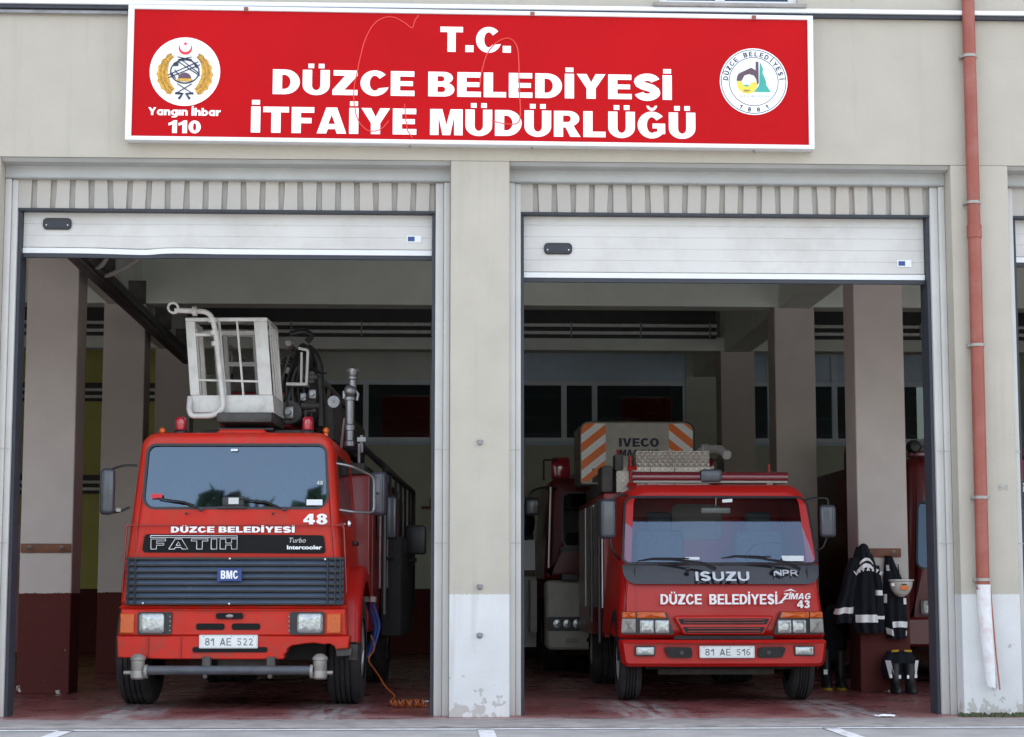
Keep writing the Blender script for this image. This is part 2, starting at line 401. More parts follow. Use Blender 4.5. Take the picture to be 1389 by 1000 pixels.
# lettering
def raw_text(s, offset=0., outline=0., spacing=1.):
    cu = bpy.data.curves.new('t', 'FONT'); cu.body = s; cu.offset = offset; cu.space_character = spacing; cu.resolution_u = 4
    if outline: cu.fill_mode = 'NONE'; cu.bevel_depth = outline; cu.bevel_resolution = 0
    ob = bpy.data.objects.new('t', cu); COL.objects.link(ob)
    dg = bpy.context.evaluated_depsgraph_get(); dg.update()
    me = bpy.data.meshes.new_from_object(ob.evaluated_get(dg))
    vs = [v.co.copy() for v in me.vertices]; fs = [list(p.vertices) for p in me.polygons]
    bpy.data.objects.remove(ob); bpy.data.curves.remove(cu); bpy.data.meshes.remove(me)
    return vs, fs

# heavy grotesque capitals drawn as outlines (cap height 1)
def _ea(cx, cy, rx, ry, a0, a1, n=9):
    return [(cx + rx * math.cos(R(a0 + (a1 - a0) * k / n)), cy + ry * math.sin(R(a0 + (a1 - a0) * k / n))) for k in range(n + 1)]
def _stroke(pts, w):
    P = [Vector(p) for p in pts]; l, r = [], []
    for i, p in enumerate(P):
        d = (P[min(i + 1, len(P) - 1)] - P[max(i - 1, 0)]).normalized(); n = Vector((-d.y, d.x)); ww = w[i] if isinstance(w, list) else w
        l.append(tuple(p + n * ww / 2)); r.append(tuple(p - n * ww / 2))
    return l + r[::-1]
def glyph(ch, s, h):
    """contours and width of one capital; s = stem, h = bar"""
    base = {'Ü': 'U', 'İ': 'I', 'Ğ': 'G', 'Ö': 'O'}.get(ch, ch); w = .8; c = []
    if base == 'I': w = s; c = [[(0, 0), (s, 0), (s, 1), (0, 1)]]
    elif base == 'T': w = .80; a = (w - s) / 2; c = [[(a, 0), (a + s, 0), (a + s, 1 - h), (w, 1 - h), (w, 1), (0, 1), (0, 1 - h), (a, 1 - h)]]
    elif base == 'L': w = .70; c = [[(0, 0), (w, 0), (w, h), (s, h), (s, 1), (0, 1)]]
    elif base == 'E': w = .74; c = [[(0, 0), (w, 0), (w, h), (s, h), (s, .5 - h * .45), (w - .05, .5 - h * .45), (w - .05, .5 + h * .45), (s, .5 + h * .45), (s, 1 - h), (w - .01, 1 - h), (w - .01, 1), (0, 1)]]
    elif base == 'F': w = .70; c = [[(0, 0), (s, 0), (s, .5 - h * .55), (w - .08, .5 - h * .55), (w - .08, .5 + h * .4), (s, .5 + h * .4), (s, 1 - h), (w, 1 - h), (w, 1), (0, 1)]]
    elif base == 'Z': w = .78; c = [[(0, 0), (w, 0), (w, h), (.37, h), (w, 1 - h * .95), (w, 1), (.03, 1), (.03, 1 - h), (.39, 1 - h), (0, h * .95)]]
    elif base == 'Y': w = .90; a = (w - s) / 2; c = [[(a, 0), (a + s, 0), (a + s, .42), (w, 1), (w - s * 1.07, 1), (w / 2, .66), (s * 1.07, 1), (0, 1), (a, .42)]]
    elif base == 'V': w = .9; c = [[(w / 2 - s * .55, 0), (w / 2 + s * .55, 0), (w, 1), (w - s * 1.02, 1), (w / 2, .34), (s * 1.02, 1), (0, 1)]]
    elif base == 'A': w = .92; c = [[(0, 0), (s * 1.02, 0), (s * 1.02 + .05, .17), (w - s * 1.02 - .05, .17), (w - s * 1.02, 0), (w, 0), (w / 2 + s * .58, 1), (w / 2 - s * .58, 1)], [(.355, .37), (w - .355, .37), (w / 2, .72)]]
    elif base == 'M': w = 1.02; q = s * .92; c = [[(0, 0), (q, 0), (q, .70), (w / 2 - s * .42, 0), (w / 2 + s * .42, 0), (w - q, .70), (w - q, 0), (w, 0), (w, 1), (w - s * 1.32, 1), (w / 2, .40), (s * 1.32, 1), (0, 1)]]
    elif base == 'N': w = .86; c = [[(0, 0), (s, 0), (s, .58), (w - s, 0), (w, 0), (w, 1), (w - s, 1), (w - s, .42), (s, 1), (0, 1)]]
    elif base == 'P': w = .76; c = [[(0, 0), (s, 0), (s, .36)] + _ea(.44, .68, w - .44, .32, -90, 90) + [(0, 1)], [(s, .55)] + _ea(.42, .68, .09, .13, -90, 90) + [(s, .81)]]
    elif base == 'R': w = .84; c = [[(0, 0), (s, 0), (s, .36), (.37, .36), (w - s * 1.12, 0), (w, 0), (w - .20, .38), ] + _ea(.46, .70, w - .50, .30, -62, 90) + [(0, 1)], [(s, .57)] + _ea(.44, .695, .09, .125, -90, 90) + [(s, .82)]]
    elif base == 'D': w = .84; c = [[(0, 0)] + _ea(.38, .5, w - .38, .5, -90, 90, 12) + [(0, 1)], [(s, h)] + _ea(.36, .5, w - .36 - s, .5 - h, -90, 90, 10) + [(s, 1 - h)]]
    elif base == 'B': w = .82; c = [[(0, 0)] + _ea(.50, .285, w - .50, .285, -90, 70) + _ea(.48, .755, w - .53, .245, -55, 90) + [(0, 1)], [(s, .18)] + _ea(.44, .29, .09, .11, -90, 90) + [(s, .40)], [(s, .61)] + _ea(.42, .715, .08, .105, -90, 90) + [(s, .82)]]
    elif base == 'U': w = .84; c = [[(0, 1), (0, .38)] + _ea(w / 2, .38, w / 2, .40, 180, 360, 14) + [(w, 1), (w - s, 1), (w - s, .38)] + _ea(w / 2, .38, w / 2 - s, .20, 360, 180, 10) + [(s, 1)]]
    elif base == 'O': w = .92; c = [_ea(w / 2, .5, w / 2, .52, 0, 345, 23), _ea(w / 2, .5, w / 2 - s, .52 - h, 0, 345, 23)]
    elif base == 'C': w = .86; c = [_ea(.45, .5, .45, .52, 42, 342, 22) + [(.60, .30)] + _ea(.45, .5, .45 - s, .52 - h, 318, 48, 16) + [(.60, .68)]]
    elif base == 'G': w = .90; c = [_ea(.45, .5, .45, .52, 40, 318, 22) + [(w - .03, .16), (w - .03, .56), (.47, .56), (.47, .37), (.62, .37), (.62, .24)] + _ea(.45, .5, .45 - s, .52 - h, 300, 50, 14) + [(.60, .68)]]
    elif base == 'S':
        w = .80; p = _ea(.40, .72, .26, .19, 12, 180, 9) + [(.17, .63), (.28, .555), (.40, .51), (.53, .46)] + _ea(.40, .29, .255, .20, 20, -170, 12)
        c = [_stroke(p, [h * 1.25 + (s - h) * (.6 if 7 < i < 18 else .35) for i in range(len(p))])]
    elif base == '1': w = .52; c = [[(.52 - s, 0), (.52, 0), (.52, 1), (.52 - s * .72, 1), (.14, .84), (0, .79), (0, .58), (.52 - s, .68)]]
    elif base == '0': w = .74; c = [_ea(w / 2, .5, w / 2, .51, 0, 345, 23), _ea(w / 2, .5, w / 2 - s * .95, .51 - h, 0, 345, 23)]
    elif base == '8': w = .76; c = [_ea(w / 2, .285, w / 2, .295, 130, 410, 18) + _ea(w / 2, .745, w / 2 - .03, .265, -45, 225, 16), _ea(w / 2, .28, w / 2 - s, .13, 0, 340, 14), _ea(w / 2, .735, w / 2 - s - .01, .105, 0, 340, 14)]
    elif base == '4': w = .80; c = [[(w - .12 - s, 0), (w - .12, 0), (w - .12, .20), (w, .20), (w, .40), (w - .12, .40), (w - .12, 1), (w - .12 - s, 1), (0, .42), (0, .20), (w - .12 - s, .20)], [(.22, .40), (w - .12 - s, .40), (w - .12 - s, .68)]]
    elif base == '3':
        w = .74; p = _ea(.35, .74, .23, .17, 165, -80, 10); q = _ea(.34, .29, .25, .20, 80, -165, 12)
        c = [_stroke(p + q, h * 1.2)]
    elif base == '2': w = .74; p = _ea(.36, .70, .24, .21, 170, -30, 10) + [(.45, .42), (.20, .12)]; c = [_stroke(p, h * 1.2)[:]] ; c = [_stroke(p + [(.16, .09), (.74, .09)], h)]
    elif base == '5': w = .74; c = [_stroke([(.68, .90), (.16, .90), (.13, .55), (.30, .60)] + _ea(.36, .32, .24, .24, 75, -165, 12), h)]
    elif base == '6': w = .74; c = [_stroke([(.58, .92)] + _ea(.42, .45, .30, .46, 95, 180, 6) + [(.12, .38)] + _ea(.37, .30, .25, .22, 180, 520, 16), h)]
    elif base == '9': w = .74; c = [_stroke([(.14, .08), (.45, .2), (.62, .5)] + _ea(.37, .70, .25, .22, 0, 340, 16), h)]
    elif base == 'ı': w = s; c = [[(0, 0), (s, 0), (s, .74), (0, .74)]]
    elif base in 'nh': w = .72; t = 1. if base == 'h' else .74; c = [[(0, 0), (s, 0), (s, .40)] + _ea(w / 2 + .02, .40, w / 2 - s + .0, .14, 180, 0, 6) + [(w - s, .40), (w - s, 0), (w, 0), (w, .46)] + _ea(w / 2 + .06, .46, w / 2 - .06, .29, 0, 110, 7) + [(s, .66), (s, t), (0, t)]]
    elif base == 'r': w = .54; c = [[(0, 0), (s, 0), (s, .36), (.40, .50), (w, .50), (w, .75), (.42, .75), (s, .64), (s, .74), (0, .74)]]
    elif base in 'ag': w = .74; b0 = 0 if base == 'a' else -.24; c = [([(w, .74), (w, 0)] if base == 'a' else [(w, .74), (w, -.05)] + _ea(.36, -.05, w - .36, .22, 0, -90, 5) + [(.06, -.27), (.06, -.10), (.36, -.10), (w - s, .02)]) + _ea(.36, .37, .36, .38, -90, -270, 12), _ea(w - s - .11, .37, .12, .18, 0, 340, 12)]
    elif base == 'b': w = .74; c = [[(0, 0)] + _ea(w - .36, .37, .36, .38, -90, 90, 12) + [(s, .72), (s, 1), (0, 1)], _ea(s + .11, .37, .12, .18, 0, 340, 12)]
    elif base == '.': w = s; c = [[(0, 0), (s, 0), (s, .27), (0, .27)]]
    else: w = .4
    d = s * .62
    if ch in 'ÜÖ': c += [[(w / 2 - .07 - d, 1.07), (w / 2 - .07, 1.07), (w / 2 - .07, 1.25), (w / 2 - .07 - d, 1.25)], [(w / 2 + .07, 1.07), (w / 2 + .07 + d, 1.07), (w / 2 + .07 + d, 1.25), (w / 2 + .07, 1.25)]]
    if ch == 'İ': c += [[(.02, 1.07), (s - .02, 1.07), (s - .02, 1.25), (.02, 1.25)]]
    if ch == 'Ğ': c += [[(w / 2 + x, y) for x, y in [(-.17, 1.25)] + _ea(0, 1.27, .17, .22, 188, 352, 8) + [(.17, 1.25), (.09, 1.25)] + _ea(0, 1.25, .09, .09, 352, 188, 6)]]
    return c, w
def raw_heavy(s, stem=.29, bar=.215, gap=.085, spc=.34):
    cu = bpy.data.curves.new('t', 'CURVE'); cu.dimensions = '2D'; cu.fill_mode = 'FRONT'; x = 0
    for ch in s:
        if ch == ' ': x += spc; continue
        cs, w = glyph(ch, stem, bar)
        for c in cs:
            q = []
            for p in c:
                if not q or (abs(p[0] - q[-1][0]) + abs(p[1] - q[-1][1])) > 1e-4: q.append(p)
            sp = cu.splines.new('POLY'); sp.points.add(len(q) - 1); sp.use_cyclic_u = True
            for pt, p in zip(sp.points, q): pt.co = (p[0] + x, p[1], 0, 1)
        x += w + gap
    ob = bpy.data.objects.new('t', cu); COL.objects.link(ob)
    dg = bpy.context.evaluated_depsgraph_get(); dg.update()
    me = bpy.data.meshes.new_from_object(ob.evaluated_get(dg))
    vs = [v.co.copy() for v in me.vertices]; fs = [list(p.vertices) for p in me.polygons]
    bpy.data.objects.remove(ob); bpy.data.curves.remove(cu); bpy.data.meshes.remove(me)
    return vs, fs
HEAVY = ('H', .29, .215, .085); MEDIUM = ('H', .22, .17, .10); LIGHT = ('H', .15, .13, .13)
_cap = {}
def cap_h(off):
    if isinstance(off, tuple): return (0., 1.)
    if off not in _cap:
        vs, _ = raw_text('H', off); _cap[off] = (min(v.y for v in vs), max(v.y for v in vs))
    return _cap[off]
def write(name, s, x0, x1, zb, cap, y, m, parent, off=.02, thick=.003, shear=0., spacing=1., yf=None):
    """lettering from x0 to x1, baseline zb, capital height cap, its front at depth y; one mesh per word"""
    raw = lambda q: raw_heavy(q, *off[1:]) if isinstance(off, tuple) else raw_text(q, off, 0., spacing)
    words = s.split(' '); lay = []
    for i, wd in enumerate(words):
        vs, fs = raw(wd); mx = max(v.x for v in raw(' '.join(words[:i + 1]))[0]); sh = mx - max(v.x for v in vs)
        lay.append(([Vector((v.x + sh, v.y, 0)) for v in vs], fs))
    a, b = cap_h(off); mnx = min(v.x for vs, _ in lay for v in vs); mxx = max(v.x for vs, _ in lay for v in vs)
    sx = (x1 - x0) / (mxx - mnx); sz = cap / (b - a); f = yf or (lambda x, z: 0); o = None
    for vs, fs in lay:
        mb = MB(); nv = []
        for v in vs:
            Z = zb + (v.y - a) * sz; X = x0 + (v.x - mnx) * sx + shear * (Z - zb)
            nv.append(mb.bm.verts.new((X, y + f(X, Z), Z)))
        for p in fs: mb.face([nv[k] for k in p])
        r = bmesh.ops.extrude_face_region(mb.bm, geom=list(mb.bm.faces))
        bmesh.ops.translate(mb.bm, vec=(0, thick, 0), verts=[e for e in r['geom'] if isinstance(e, bmesh.types.BMVert)])
        o = mb.done(name, m, parent, smooth=0)
    return o
def write_arc(name, s, cx, cz, rad, a0, a1, cap, y, m, parent, off=.02, down=False, thick=.002):
    """letters on a circle; angles in degrees clockwise from the top"""
    mb = MB(); N = len(s)
    a, b = cap_h(off)
    for i, ch in enumerate(s):
        if ch == ' ': continue
        vs, fs = raw_heavy(ch, *off[1:]) if isinstance(off, tuple) else raw_text(ch, off); sc = cap / (b - a); mx = (min(v.x for v in vs) + max(v.x for v in vs)) / 2
        th = R(a0 + (a1 - a0) * (i / (N - 1) if N > 1 else .5))
        nv = []
        for v in vs:
            u = (v.x - mx) * sc; w = (v.y - a) * sc
            if down:
                rr = rad - w; X = cx + math.sin(th) * rr - math.cos(th) * u * 1.; Z = cz + math.cos(th) * rr + math.sin(th) * u * 1.
            else:
                rr = rad + w; X = cx + math.sin(th) * rr + math.cos(th) * u; Z = cz + math.cos(th) * rr - math.sin(th) * u
            nv.append(mb.bm.verts.new((X, y, Z)))
        for p in fs: mb.face([nv[k] for k in p])
    r = bmesh.ops.extrude_face_region(mb.bm, geom=list(mb.bm.faces))
    bmesh.ops.translate(mb.bm, vec=(0, thick, 0), verts=[e for e in r['geom'] if isinstance(e, bmesh.types.BMVert)])
    return mb.done(name, m, parent, smooth=0)

# ---------------------------------------------------------------- ground
o = MB().grid(lambda u, v: (-70 + 140 * u, -80 + 240 * v, -.012 if True else 0), 2, 2).done('asphalt_yard', 'asphalt'); struct(o)
o = MB().box(-14, 14, -.98, -.16, -.05, .0, bev=.012).done('concrete_apron', 'concrete'); struct(o)
o = MB().box(-14, 14, -.16, 20, -.05, .001).done('garage_floor', 'floor'); struct(o)
o = MB().grid(lambda u, v: (-14 + 28 * u, -1.02 + .045 * v + .02 * noise.noise((u * 60, v, 0)), -.010), 240, 1).done('gutter_joint', 'grime'); struct(o)
g = MB()
def gq(p): g.face([g.bm.verts.new((x, y, -.0075)) for x, y in p])
gq([(-14, -1.33), (14, -1.12), (14, -.99), (-14, -1.19)])
for cx, y1 in ((-2.72, -1.17), (.42, -1.15), (3.05, -1.13), (5.9, -1.11), (-5.7, -1.19)):
    gq([(cx - .06, -6), (cx + .06, -6), (cx + .06, y1), (cx - .06, y1)])
o = g.done('parking_lines', 'roadpaint', smooth=0); struct(o)

# ---------------------------------------------------------------- the fire station
B = thing('fire_station', 'beige plastered fire station front with open roller shutter bays', 'building')
ZL = 4.63
PX = [(-12.60, -12.10), (-8.36, -7.86), (-4.11, -3.60), (.155, .650), (4.405, 4.897), (8.67, 9.17), (12.92, 13.4)]
w = MB()
WX0, WX1, WZ0 = 1.93, 3.12, 6.0
w.box(-13, WX0, 0, .30, ZL, 8.2); w.box(WX1, 14, 0, .30, ZL, 8.2); w.box(WX0, WX1, 0, .30, ZL, WZ0); w.box(WX0, WX1, 0, .30, 7.4, 8.2)
w.done('wall', 'plaster', B, smooth=0)
MB().box(-13, 14, .3, 17.2, 7.9, 8.2).done('roof', 'ceil', B, smooth=0)
for i, (a, b) in enumerate(PX):
    p = MB().box(a, b, 0, .55, 0, ZL - .001, bev=.006, seg=1).done('pillar', 'pillar', B, smooth=0)
    if i == 3:
        for z in (2.25, 1.06, .665):
            MB().lathe([(.026, 0), (.026, -.008), (.014, -.012), (.014, -.03), (.0, -.032)], (.405, 0, z), 'Y', 8).tube([(.38, -.02, z + .012), (.43, -.02, z + .012)], .006, 6).done('bolt', 'steel', p)
    if i == 4:
        write('house_number', '64', 4.742, 4.825, 1.862, .056, -.004, 'offgrey', p, off=LIGHT)
# upper storey window just entering the frame
f = MB().box(WX0 - .0, WX0 + .07, .06, .13, WZ0, 7.4).box(WX1 - .07, WX1, .06, .13, WZ0, 7.4).box(WX0 + .07, WX1 - .07, .06, .13, WZ0, WZ0 + .06).box(WX0 + .07, WX1 - .07, .06, .13, 7.33, 7.4).box(2.42, 2.50, .055, .13, WZ0 + .06, 7.33).done('window', 'rail', B)
MB().box(WX0 + .07, 2.42, .09, .10, WZ0 + .06, 7.33).box(2.5, WX1 - .07, .09, .10, WZ0 + .06, 7.33).done('pane', 'winglass', f, smooth=0)
MB().box(WX0 - .06, WX1 + .06, -.10, .06, WZ0 - .035, WZ0 - .001, bev=.006).done('sill', 'concrete', f)
# string course over the bays
l = MB(); l.box(-13, 14, -.075, -.001, 5.925, 5.962, bev=.004); l.done('ledge_trim', 'rail', B)
MB().box(-13, 14, -.05, -.002, 5.893, 5.9245).done('drip_edge', 'seal', B)
MB().tube([(-13, -.035, 5.872), (-2.57, -.035, 5.862)], .017, 8).done('conduit', 'steel', B)

# a bay: housing, corrugated fascia, jambs, shutter
def bay(x0, x1, zb, dent=False, extra=True):
    # sheet-metal housing with a moulded lower edge
    h = MB(); xs = x0 + .0
    h.loft([[(x, y, z) for y, z in ((.02, 4.628), (.055, 4.60), (.20, 4.595), (.20, 4.50), (.185, 4.487), (.40, 4.487), (.40, 4.628))] for x in (x0 + .002, (x0 + x1) / 2 + .28, (x0 + x1) / 2 + .283, x1 - .002)], cap0=True, cap1=True)
    hs_ = h.done('shutter_housing', 'zinc', B, smooth=20)
    MB().box((x0 + x1) / 2 + .28, (x0 + x1) / 2 + .288, .196, .2035, 4.49, 4.593).done('joint_strip', 'zinc', hs_)
    # corrugated panel
    a, b = x0 + .10, x1 - .13; n = int((b - a) / .158); pit = (b - a) / n
    prof = []
    for k in range(n):
        X = a + k * pit
        prof += [(X, .25), (X + pit * .69, .25), (X + pit * .71, .305), (X + pit * .93, .305)]
    prof.append((b, .25))
    jit = [rnd.uniform(-.006, .006) for _ in prof]
    c = MB(); c.loft([[(x + (j if t else -j), y, z) for (x, y), j in zip(prof, jit)] for t, z in ((0, 4.486), (1, 4.243))], closed=False)
    c.box(a, b, .29, .40, 4.243, 4.486)
    c.done('corrugated_panel', 'corr', B, smooth=25)
    MB().box(a, b, .24, .40, 4.222, 4.2425).done('panel_edge', 'seal', B)
    # jambs: two folded strips and a guide channel
    for s, jx, wd in ((1, x0, .105), (-1, x1, .125)):
        j = MB()
        X0, X1 = sorted((jx + s * .002, jx + s * .055)); j.box(X0, X1, .20, .40, 0, 4.485, bev=.006)
        X0, X1 = sorted((jx + s * .057, jx + s * wd)); j.box(X0, X1, .225, .40, .0, 4.485, bev=.008)
        jo = j.done('jamb', 'jamb', B)
        X0, X1 = sorted((jx + s * (wd + .001), jx + s * (wd + .028))); MB().box(X0, X1, .26, .50, 0, 4.243).done('guide_channel', 'seal', jo)
        k = MB()
        for z in (1.42, 2.2): X0, X1 = sorted((jx + s * .003, jx + s * (wd - .002))); k.box(X0, X1, .1985, .2005, z, z + .008)
        k.done('joint_strip', 'zinc', jo)
    # the shutter, rolled up most of the way
    sx0, sx1 = x0 + .137, x1 - .157
    def sag(x):
        if not dent: return 0
        u = x - (-2.42)
        return -.011 * math.exp(-(u / .35) ** 2) if u < 0 else -.011 * math.exp(-(u / .10) ** 2) + .004 * math.exp(-((u - .3) / .22) ** 2)
    N = 60; lo = []; z = zb + .052; zs = []
    while z < 4.6:
        zs += [(z, .345), (z + .005, .3415), (z + .0965, .3415), (z + .1015, .345)]; z += .1015
    sh = MB()
    sh.loft([[(sx0 + (sx1 - sx0) * i / N, y + .012 * abs(sag(sx0 + (sx1 - sx0) * i / N)) * 20 * max(0, 1 - (zz - zb) * 2), zz + sag(sx0 + (sx1 - sx0) * i / N) * max(0, 1 - (zz - zb) * 3)) for i in range(N + 1)] for zz, y in zs], closed=False)
    so_ = sh.done('roller_shutter', 'shutter', B, smooth=20)
    sh = MB()
    sh.loft([[(X, y, zz + sag(X)) for y, zz in ((.325, zb), (.325, zb + .045), (.37, zb + .045), (.37, zb))] for X in [sx0 + (sx1 - sx0) * i / N for i in range(N + 1)]], cap0=True, cap1=True)
    sh.done('bottom_rail', 'rail', so_)
    sh = MB()
    sh.loft([[(X, y, zz + sag(X) * .4) for y, zz in ((.33, zb - .036), (.33, zb - .001), (.365, zb - .001), (.365, zb - .036))] for X in [sx0 + (sx1 - sx0) * i / N for i in range(N + 1)]], cap0=True, cap1=True)
    sh.done('bottom_seal', 'seal', so_)
    if extra:
        hx = x0 + .43 if x0 > 0 else x0 + .42; hz = zb + .252
        MB().plate(rrect(hx, hz, .24, .098, .035), .318, .336, edge=.006).done('handle', 'black', so_)
        hh = MB().plate(rrect(hx, hz, .175, .05, .02), .3165, .3178).done('handle_slot', 'seal', so_)
        kk = MB()
        for sx in (-.09, .09): kk.lathe([(.006, 0), (.006, -.003)], (hx + sx, .318, hz - .012), 'Y', 8)
        kk.done('handle_screw', 'alu', so_)
        tx = x1 - .33 if x0 > 0 else x1 - .31; tz = zb + .145
        st = MB().box(tx - .062, tx + .062, .334, .3365, tz - .03, tz + .03).done('maker_sticker', 'paper', so_)
        MB().box(tx - .052, tx + .006, .332, .3338, tz - .02, tz + .02).done('sticker_print', 'bluepl', st)
    return so_
bay(-3.60, .155, 3.872, dent=True)
bay(.650, 4.405, 3.690)
bay(4.897, 8.67, 3.85)
bay(-7.86, -4.11, 3.9, extra=False)

# interior structure
CX = [(-12.6, -12.08), (-4.12, -3.60), (4.37, 4.885), (12.9, 13.4)]
RY = [3.7, 8.3, 12.9]
for r in RY:
    for a, b in CX[1:3] if True else CX:
        MB().box(a, b, r, r + .5, 0, 4.62, bev=.008, seg=1).done('column', 'column', B, smooth=0)
for r, zt in zip(RY, (5.5, 5.5, 4.83)):
    MB().box(-13, 13.4, r + .02, r + .40, 4.622, zt).done('beam', 'beam', B, smooth=0)
for a, b in CX[1:3]:
    MB().box(a + .06, b - .06, .56, 3.719, 4.60, 5.5).box(a + .06, b - .06, 4.101, 8.319, 4.60, 5.5).box(a + .06, b - .06, 8.701, 12.919, 4.60, 5.5).box(a + .06, b - .06, 13.301, 16.4, 4.60, 5.5).done('long_beam', 'beam', B, smooth=0)
MB().box(-13, 13.6, .31, 17, 5.502, 5.6).done('ceiling', 'ceil', B, smooth=0)
# back wall with its window band
bw = MB(); YB = 16.5
bw.box(-4.2, 13.4, YB, YB + .2, 0, 3.50); bw.box(-4.2, 13.4, YB, YB + .2, 5.06, 5.5)
bw.box(-4.2, -2.2, YB, YB + .2, 3.5, 5.06); bw.box(.05, 1.3, YB, YB + .2, 3.5, 5.06); bw.box(4.33, 4.95, YB - .06, YB + .2, 3.5, 5.06); bw.box(8.6, 13.4, YB, YB + .2, 3.5, 5.06)
bw.box(4.30, 4.9, YB - .1, YB - .001, 0, 5.5)
bw.done('back_wall', 'inwall', B, smooth=0)
MB().box(-13, -4.202, YB, YB + .2, 0, 5.5).done('yellow_back_wall', 'inwall_y', B, smooth=0)
MB().box(-13.2, -13, .3, YB, 0, 5.5).done('side_wall', 'inwall_y', B, smooth=0)
MB().box(13.4, 13.6, .3, YB, 0, 5.5).done('side_wall', 'inwall', B, smooth=0)
def back_window(x0, x1, mull, z0=3.50, z1=4.53, top='panel'):
    f = MB(); t = .07
    f.box(x0, x0 + t, YB - .03, YB + .06, z0, z1); f.box(x1 - t, x1, YB - .03, YB + .06, z0, z1)
    f.box(x0 + t, x1 - t, YB - .03, YB + .06, z1 - t, z1); f.box(x0 + t, x1 - t, YB - .03, YB + .06, z0, z0 + t)
    e = [x0 + t] + [m for m in mull] + [x1 - t]
    for m, wd in [(m, .09) for m in mull]: f.box(m - wd / 2, m + wd / 2, YB - .035, YB + .06, z0 + t, z1 - t)
    fo = f.done('window', 'winframe', B, smooth=0)
    MB().box(x0 - .05, x1 + .05, YB - .10, YB - .031, z0 - .06, z0 - .001).done('sill', 'bluewall', fo, smooth=0)
    MB().box(x0 + t, x1 - t, YB + .01, YB + .02, z0 + t, z1 - t).done('pane', 'winglass', fo, smooth=0)
    if top == 'panel': MB().box(x0, x1, YB + .02, YB + .06, z1 + .001, 5.059).done('transom_panel', 'bluewall' if x0 > 0 else 'beam', fo, smooth=0)
    else:
        q = MB().box(x0, x1, YB - .03, YB + .06, 4.99, 5.059).box(x0, x0 + t, YB - .03, YB + .06, z1 + .001, 4.989).box(x1 - t, x1, YB - .03, YB + .06, z1 + .001, 4.989)
        for m in mull: q.box(m - .05, m + .05, YB - .035, YB + .06, z1 + .001, 4.989)
        q.done('transom', 'winframe', fo, smooth=0)
        MB().box(x0 + t, x1 - t, YB + .03, YB + .04, z1 + .001, 4.989).done('transom_pane', 'bluewall', fo, smooth=0)
    return fo
back_window(-2.2, .05, [-1.10])
back_window(1.3, 4.33, [2.24, 2.76])
back_window(4.95, 8.6, [5.75, 6.85, 7.35, 8.0], top='transom')
# the dark-walled room behind the windows
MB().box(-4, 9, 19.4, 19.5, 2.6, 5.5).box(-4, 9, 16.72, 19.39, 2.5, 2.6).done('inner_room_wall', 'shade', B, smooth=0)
for x, wd in ((-.42, .85), (3.72, .85)):
    t = thing('locker', 'dark red locker standing behind the ' + ('left' if x < 0 else 'right') + ' bay back window', 'locker', (x, 17.1, 2.61))
    MB().box(-wd / 2, wd / 2, 0, .4, 0, 1.72, bev=.01).done('body', 'dred', t)
    MB().box(-wd / 2 + .02, -.005, -.014, -.001, .03, 1.69).box(.005, wd / 2 - .02, -.014, -.001, .03, 1.69).done('door', 'dred', t)
# red door at the far left
t = MB().box(-7.45, -6.55, YB - .04, YB - .002, 0, 2.1).done('door', 'dred', B)
MB().box(-6.68, -6.64, YB - .09, YB - .041, 1.0, 1.12).done('door_handle', 'steel', t)

# ---------------------------------------------------------------- heating tubes and exhaust rail
def heater(name, y, z, x0, x1, label, refl):
    t = thing(name, label, 'heating pipes', ((x0 + x1) / 2, y, z), 'heating pipes on the walls and beams')
    a, b = x0 - (x0 + x1) / 2, x1 - (x0 + x1) / 2
    for dz in (0, -.115):
        MB().tube([(a, 0, dz), (b, 0, dz)], .026, 8).done('pipe', 'pipe_met', t)
    x = a + .4
    while x < b:
        MB().box(x - .012, x + .012, -.03, .05, -.17, .045).done('bracket', 'steel', t); x += 1.05
    MB().box(a, b, .051, .07, -.19, refl).done('backing', 'shade', t)
heater('heating_pipes', 12.80, 4.985, -3.55, 4.3, 'pair of silver pipes along the beam across both bays, topmost', .42)
heater('heating_pipes', 12.80, 4.985, -12.5, -4.2, 'pair of silver pipes high on the beam behind the left columns', .42)
heater('heating_pipes', 12.80, 4.985, 4.9, 12.5, 'pair of silver pipes high on the beam right of the right-hand columns', .42)
heater('heating_pipes', 16.35, 4.34, -12.5, -4.3, 'pair of silver pipes halfway up the yellow back wall at left', .12)
heater('heating_pipes', 16.35, 2.80, -12.5, -4.3, 'pair of silver pipes low on the yellow back wall at left', .12)

t = thing('exhaust_rail', 'dark overhead exhaust extraction rail with hanging hose loops, above the left truck', 'exhaust rail', (-3.42, 6.4, 4.2))
MB().box(-.075, .075, -5.3, 4.8, -.02, .13, bev=.02).done('rail', 'grime', t)
k = MB().tube([(.13, -5.3, -.05), (.13, 4.8, -.05)], .035, 8); k.done('pipe', 'black', t)
for y in (-4.4, -2.2, 0, 2.2, 4.2): MB().box(-.1, .1, y - .03, y + .03, .131, .40).done('hanger', 'grime', t)
for y0, dx in ((-4.1, .55), (-3.6, .75)):
    MB().tube(arc([(.1, y0 + .5, -.04), (.22, y0 + .35, -.06), (dx - .2, y0 + .1, .05), (dx, y0, .3), (dx + .05, y0, .6)], .15), .024, 8).done('hose', 'offgrey', t)

